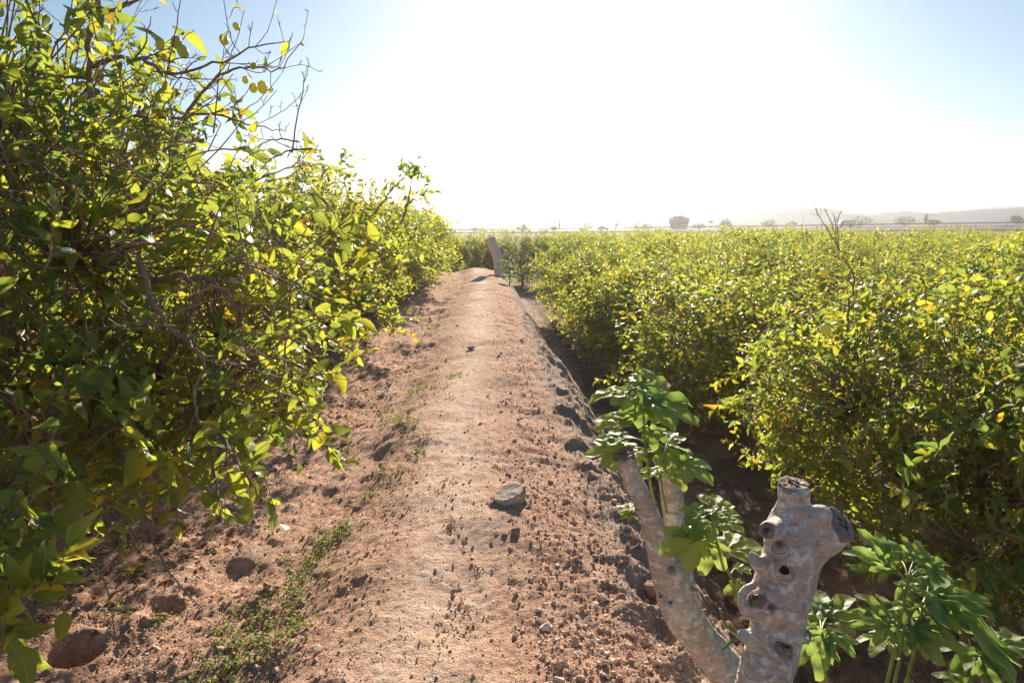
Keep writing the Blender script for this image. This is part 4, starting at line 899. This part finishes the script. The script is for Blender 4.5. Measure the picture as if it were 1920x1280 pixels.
def patches(spots, n_each, rad):
    xs, ys_ = [], []
    for (px, py, s_) in spots:
        g = G(px, py); n = int(n_each * s_); xs.append(g[0] + rng.normal(size=n) * rad * s_ * .6); ys_.append(g[1] + rng.normal(size=n) * rad * s_ * 1.2)
    return np.concatenate(xs), np.concatenate(ys_)
def weeds(name, spots, n_each, rad, hmin, hmax, mt, lab, leaf, spread=.8, nleaf=7, cat='weeds'):
    mb = MB(); x, y = patches(spots, n_each, rad); z = zground(x, y)
    for a, b, c in zip(x, y, z):
        h = rng.uniform(hmin, hmax); d_ = norm(rng.normal(size=3) * spread * np.array([1, 1, .2]) + (0, 0, .8)); p0 = np.array([a, b, c - .004]); p1 = p0 + d_ * h
        tube(mb, [p0, (p0 + p1) / 2 + (0, 0, h * .1), p1], [.0011, .0009, .0004], 3, caps=False, tint=rng.uniform(.2, .9)); k = nleaf; tt = rng.uniform(.15, 1, k)[:, None]
        put_leaves(mb, LEAF_LO, p0 + (p1 - p0) * tt, rng.normal(size=(k, 3)) + d_ * .3, rng.normal(size=(k, 3)) * .5 + (0, 0, 1), leaf * rng.uniform(.5, 1.3, k), rng.uniform(.1, 1, k) ** .9)
    return tag(mb.build(name, M[mt]), lab, cat, kind='stuff')
GW = [(425, 1215, 1), (400, 1262, .9), (450, 1170, .9), (490, 1180, 1), (530, 1165, 1), (545, 1120, .9), (560, 1080, 1), (575, 1050, .9), (600, 1020, .7), (625, 1005, .8), (645, 995, .5), (410, 1275, .7), (555, 1190, .6), (500, 1215, .5),
      (720, 770, 1), (735, 785, .9), (750, 795, .8), (775, 735, .8), (790, 725, .8), (810, 722, .6), (650, 850, .7), (648, 830, .5), (712, 885, .4), (785, 845, .5), (770, 800, .6), (820, 610, 1), (808, 625, 1), (790, 650, .7), (853, 700, .8), (838, 595, .8), (745, 880, .35), (310, 1165, .25), (235, 1150, .25), (690, 920, .4)]
weeds('green_weeds', GW, 30, .11, .025, .075, 'weed_leaf', 'low creeping green weeds along the trough left of the path', .018)
RW = [(852, 992, .6), (858, 1012, .7), (848, 700, 1.0), (835, 722, 1), (850, 745, .8), (800, 820, .9), (770, 815, 1), (790, 830, .8), (840, 900, .7), (830, 912, .7), (855, 1110, .5), (862, 1130, .5), (880, 1160, .7), (825, 1190, .7), (835, 1150, .6), (900, 1060, .3), (760, 700, .5),
      (820, 655, .6), (870, 650, .4), (1010, 1100, .4), (980, 640, 1.2), (990, 680, 1.2), (960, 600, 1.5), (1000, 760, .8), (985, 720, 1.2), (1030, 1180, .4), (930, 870, .4)]
weeds('dry_weeds', RW, 30, .08, .008, .022, 'dry_leaf', 'reddish dry weed tufts on the path and its edges', .012, 1.3, 6)
# leaf litter under the crowns
mb = MB(); n = 2600; u = rng.random(n); y = np.where(rng.random(n) < .5, rng.uniform(2, 9, n), 9 + 14 * u); x = -1.6 - rng.exponential(.9, n) + (y > 5) * .25; x2 = path_c(y) + 1.5 + rng.exponential(.8, n)
x = np.where(rng.random(n) < .6, x, x2); z = zground(x, y)
put_leaves(mb, LEAF_MID, np.stack([x, y, z + .006], -1), rng.normal(size=(n, 3)) * (1, 1, .12), rng.normal(size=(n, 3)) * .25 + (0, 0, 1), rng.uniform(.03, .075, n), rng.random(n))
for (px, py, s_) in [(660, 640, 1), (690, 650, 1), (720, 655, .8), (200, 1010, .8), (240, 1030, 1), (160, 1120, .6), (360, 1000, .7), (300, 1050, .6)]:
    g = G(px, py); k = int(70 * s_); xx = g[0] + rng.normal(size=k) * .16; yy = g[1] + rng.normal(size=k) * .22; zz = zground(xx, yy)
    put_leaves(mb, LEAF_MID, np.stack([xx, yy, zz + .005], -1), rng.normal(size=(k, 3)) * (1, 1, .2), rng.normal(size=(k, 3)) * .35 + (0, 0, 1), rng.uniform(.02, .05, k), rng.random(k))
tag(mb.build('leaf_litter', M['dry_leaf']), 'dry brown leaves fallen under the lemon trees', 'leaf litter', kind='stuff')
mb = MB()
for (px, py) in [(250, 1085), (262, 1080), (258, 1090)]:
    g = G(px, py); k = 4; put_leaves(mb, LEAF_HI, np.repeat((g + (0, 0, .01))[None], k, 0), rng.normal(size=(k, 3)) * (1, 1, .2), rng.normal(size=(k, 3)) * .3 + (0, 0, 1), rng.uniform(.04, .06, k), np.full(k, .9))
tag(mb.build('fallen_twig', M['lemon_leaf']), 'small spray of yellow leaves lying on the soil at the lower left', 'leaves')

# ------------------------------------------------------------------ roadside things
rng = np.random.default_rng(17)
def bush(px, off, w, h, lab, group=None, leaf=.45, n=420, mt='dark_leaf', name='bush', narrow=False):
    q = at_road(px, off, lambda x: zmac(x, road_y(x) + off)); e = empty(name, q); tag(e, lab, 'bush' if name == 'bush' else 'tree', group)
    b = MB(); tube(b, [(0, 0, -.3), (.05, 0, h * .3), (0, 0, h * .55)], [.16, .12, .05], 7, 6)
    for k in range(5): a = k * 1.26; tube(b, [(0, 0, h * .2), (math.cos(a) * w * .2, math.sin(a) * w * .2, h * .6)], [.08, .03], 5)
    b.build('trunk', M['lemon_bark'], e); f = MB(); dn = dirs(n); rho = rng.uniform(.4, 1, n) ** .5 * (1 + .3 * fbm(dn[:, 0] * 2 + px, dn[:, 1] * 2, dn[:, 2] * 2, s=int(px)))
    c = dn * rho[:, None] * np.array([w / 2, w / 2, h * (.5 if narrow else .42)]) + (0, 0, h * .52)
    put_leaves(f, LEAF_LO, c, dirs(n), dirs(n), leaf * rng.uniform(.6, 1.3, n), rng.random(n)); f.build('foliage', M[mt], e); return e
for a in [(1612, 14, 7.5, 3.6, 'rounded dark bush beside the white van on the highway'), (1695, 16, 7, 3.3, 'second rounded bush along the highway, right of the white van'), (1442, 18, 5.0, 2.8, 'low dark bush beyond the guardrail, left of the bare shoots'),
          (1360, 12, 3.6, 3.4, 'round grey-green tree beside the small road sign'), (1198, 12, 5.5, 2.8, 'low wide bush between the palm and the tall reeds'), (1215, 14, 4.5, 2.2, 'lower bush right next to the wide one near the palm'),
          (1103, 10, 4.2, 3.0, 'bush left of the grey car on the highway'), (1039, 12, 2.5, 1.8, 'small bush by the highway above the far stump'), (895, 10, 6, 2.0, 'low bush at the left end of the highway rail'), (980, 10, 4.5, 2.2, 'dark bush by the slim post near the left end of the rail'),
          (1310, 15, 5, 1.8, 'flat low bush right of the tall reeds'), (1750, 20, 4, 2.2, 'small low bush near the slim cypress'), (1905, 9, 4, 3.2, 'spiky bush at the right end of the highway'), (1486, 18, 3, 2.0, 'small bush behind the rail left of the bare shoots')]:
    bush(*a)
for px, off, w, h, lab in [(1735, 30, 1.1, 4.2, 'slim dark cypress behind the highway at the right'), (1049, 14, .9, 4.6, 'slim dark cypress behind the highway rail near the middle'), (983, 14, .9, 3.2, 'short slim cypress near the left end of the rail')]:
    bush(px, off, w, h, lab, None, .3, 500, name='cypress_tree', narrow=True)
# bushes on the near bank
for i, (px, off, w, h) in enumerate([(1020, -30, 3.2, 2.2), (1095, -36, 3, 2.2), (1355, -30, 3.2, 3.2), (1480, -34, 3.5, 3.2), (940, -38, 5, 2.4), (905, -40, 4, 2.4)]):
    bush(px, off, w, h, ['shrub on the bank below the highway, above the far stump', 'shrub on the bank below the grey car', 'shrub on the near bank below the road sign', 'shrub on the near bank left of the bare shoots', 'dark shrub on the bank above the far stump', 'dark shrub at the left foot of the highway bank'][i], None, .4, 300, 'lemon_leaf_far')
# reed clump
q = at_road(1273, 12, lambda x: zmac(x, road_y(x) + 12)); e = empty('reed_clump', q); tag(e, 'tall fan-shaped clump of reeds standing above the highway', 'reeds')
st = MB(); f = MB()
for k in range(420):
    a = rng.uniform(0, 6.28); r_ = math.sqrt(rng.random()) * 2.6; b = np.array([math.cos(a) * r_, math.sin(a) * r_ * .7, -.2]); hh = 5.0 * rng.uniform(.75, 1.02); hh *= 1 - .28 * (r_ / 2.6) ** 2; tp = b * 1.45 + (0, 0, hh)
    tube(st, [b, (b + tp) / 2 * np.array([.97, .97, 1]), tp], [.03, .025, .012], 3, caps=False); m_ = 9; tt = np.linspace(.25, 1.02, m_)[:, None]
    put_leaves(f, LEAF_LO, b + (tp - b) * tt, dirs(m_) * .5 + norm(tp - b) * 1.0, dirs(m_), rng.uniform(.35, .75, m_), rng.uniform(.3, .95, m_))
st.build('stalks', M['green_stem'], e); f.build('foliage', M['reed_leaf'], e)
# palm
q = at_road(1155, 8, lambda x: zmac(x, road_y(x) + 8)); e = empty('palm_tree', q); tag(e, 'small palm with drooping fronds beside the highway', 'tree')
b = MB(); tube(b, [(0, 0, -.2), (0, 0, 1.2), (.05, 0, 2.0)], [.25, .2, .18], 8, 8); b.build('trunk', M['lemon_bark'], e); f = MB()
for k in range(22):
    a = k * 2.4; el = rng.uniform(-.1, 1.1); L = 1.9; d_ = np.array([math.cos(a) * math.cos(el), math.sin(a) * math.cos(el), math.sin(el)]); tt = np.linspace(.05, 1, 12)[:, None]
    pp = np.array([.05, 0, 2.]) + d_ * L * tt - np.array([0, 0, 1]) * tt ** 2 * .9; tube(f, pp, .02, 3, caps=False)
    for s_ in (-1, 1): put_leaves(f, LEAF_LO, pp, norm(np.cross(d_, (0, 0, 1))) * s_ + d_ * .5 + np.zeros((12, 3)), np.tile([0, 0, 1.], (12, 1)), np.full(12, .5), np.full(12, .3))
f.build('fronds', M['lemon_leaf_far'], e)
# poles and sign
def pole(px, off, h, lab, name='lamp_post', arm=True):
    q = at_road(px, off, lambda x: zmac(x, road_y(x) + off)); e = empty(name, q); tag(e, lab, name.replace('_', ' '))
    b = MB(); tube(b, [(0, 0, -.2), (0, 0, h * .5), (0, 0, h)], [.11, .08, .05], 8); b.build('pole', M['galv'], e)
    if arm:
        b = MB(); tube(b, [(0, 0, h - .1), (.25, 0, h + .1), (.8, 0, h + .15)], .035, 6); b.build('arm', M['galv'], e)
        b = MB(); tube(b, [(.7, 0, h + .15), (.95, 0, h + .14), (1.3, 0, h + .12)], [.05, .11, .04], 8, 6); b.build('lamp_head', M['galv'], e)
pole(911, 12, 8.2, 'tall thin pole rising left of the far stump', 'utility_pole', False)
pole(1742, 30, 4.6, 'thin pole beside the slim cypress at the right', 'utility_pole', False)
pole(1100, 20, 4.2, 'faint thin pole above the bush left of the grey car', 'utility_pole', False)
pole(1504, 20, 3.6, 'short faint pole left of the bare shoots', 'utility_pole', False)
q = at_road(1333, 9, lambda x: zmac(x, road_y(x) + 9)); e = empty('road_sign', q); tag(e, 'small dark road sign seen from behind, right of the reeds', 'sign')
for x_ in (-.35, .35):
    b = MB(); tube(b, [(x_, 0, -.2), (x_, 0, 2.6)], .05, 8); b.build('post', M['galv'], e)
b = MB(); b.add(boxv((0, -.07, 2.3), (1.3, .05, .5)), BF); b.add(boxv((0, -.04, 2.3), (1.2, .03, .06)), BF); b.build('panel', M['darksteel'], e, False)

# ------------------------------------------------------------------ haze
m, t, o = mat('haze'); pv = t.nodes.new('ShaderNodeVolumePrincipled'); pv.inputs['Color'].default_value = (.82, .87, .95, 1); pv.inputs['Density'].default_value = .0005; pv.inputs['Anisotropy'].default_value = .66
t.links.new(pv.outputs[0], o.inputs['Volume'])
b = MB(); b.add(boxv((0, 475, 14.5), (3200, 1500, 37)), BF); hz = b.build('haze', m, smooth=False); tag(hz, 'thin warm haze that pales the far hills', 'haze', kind='stuff')
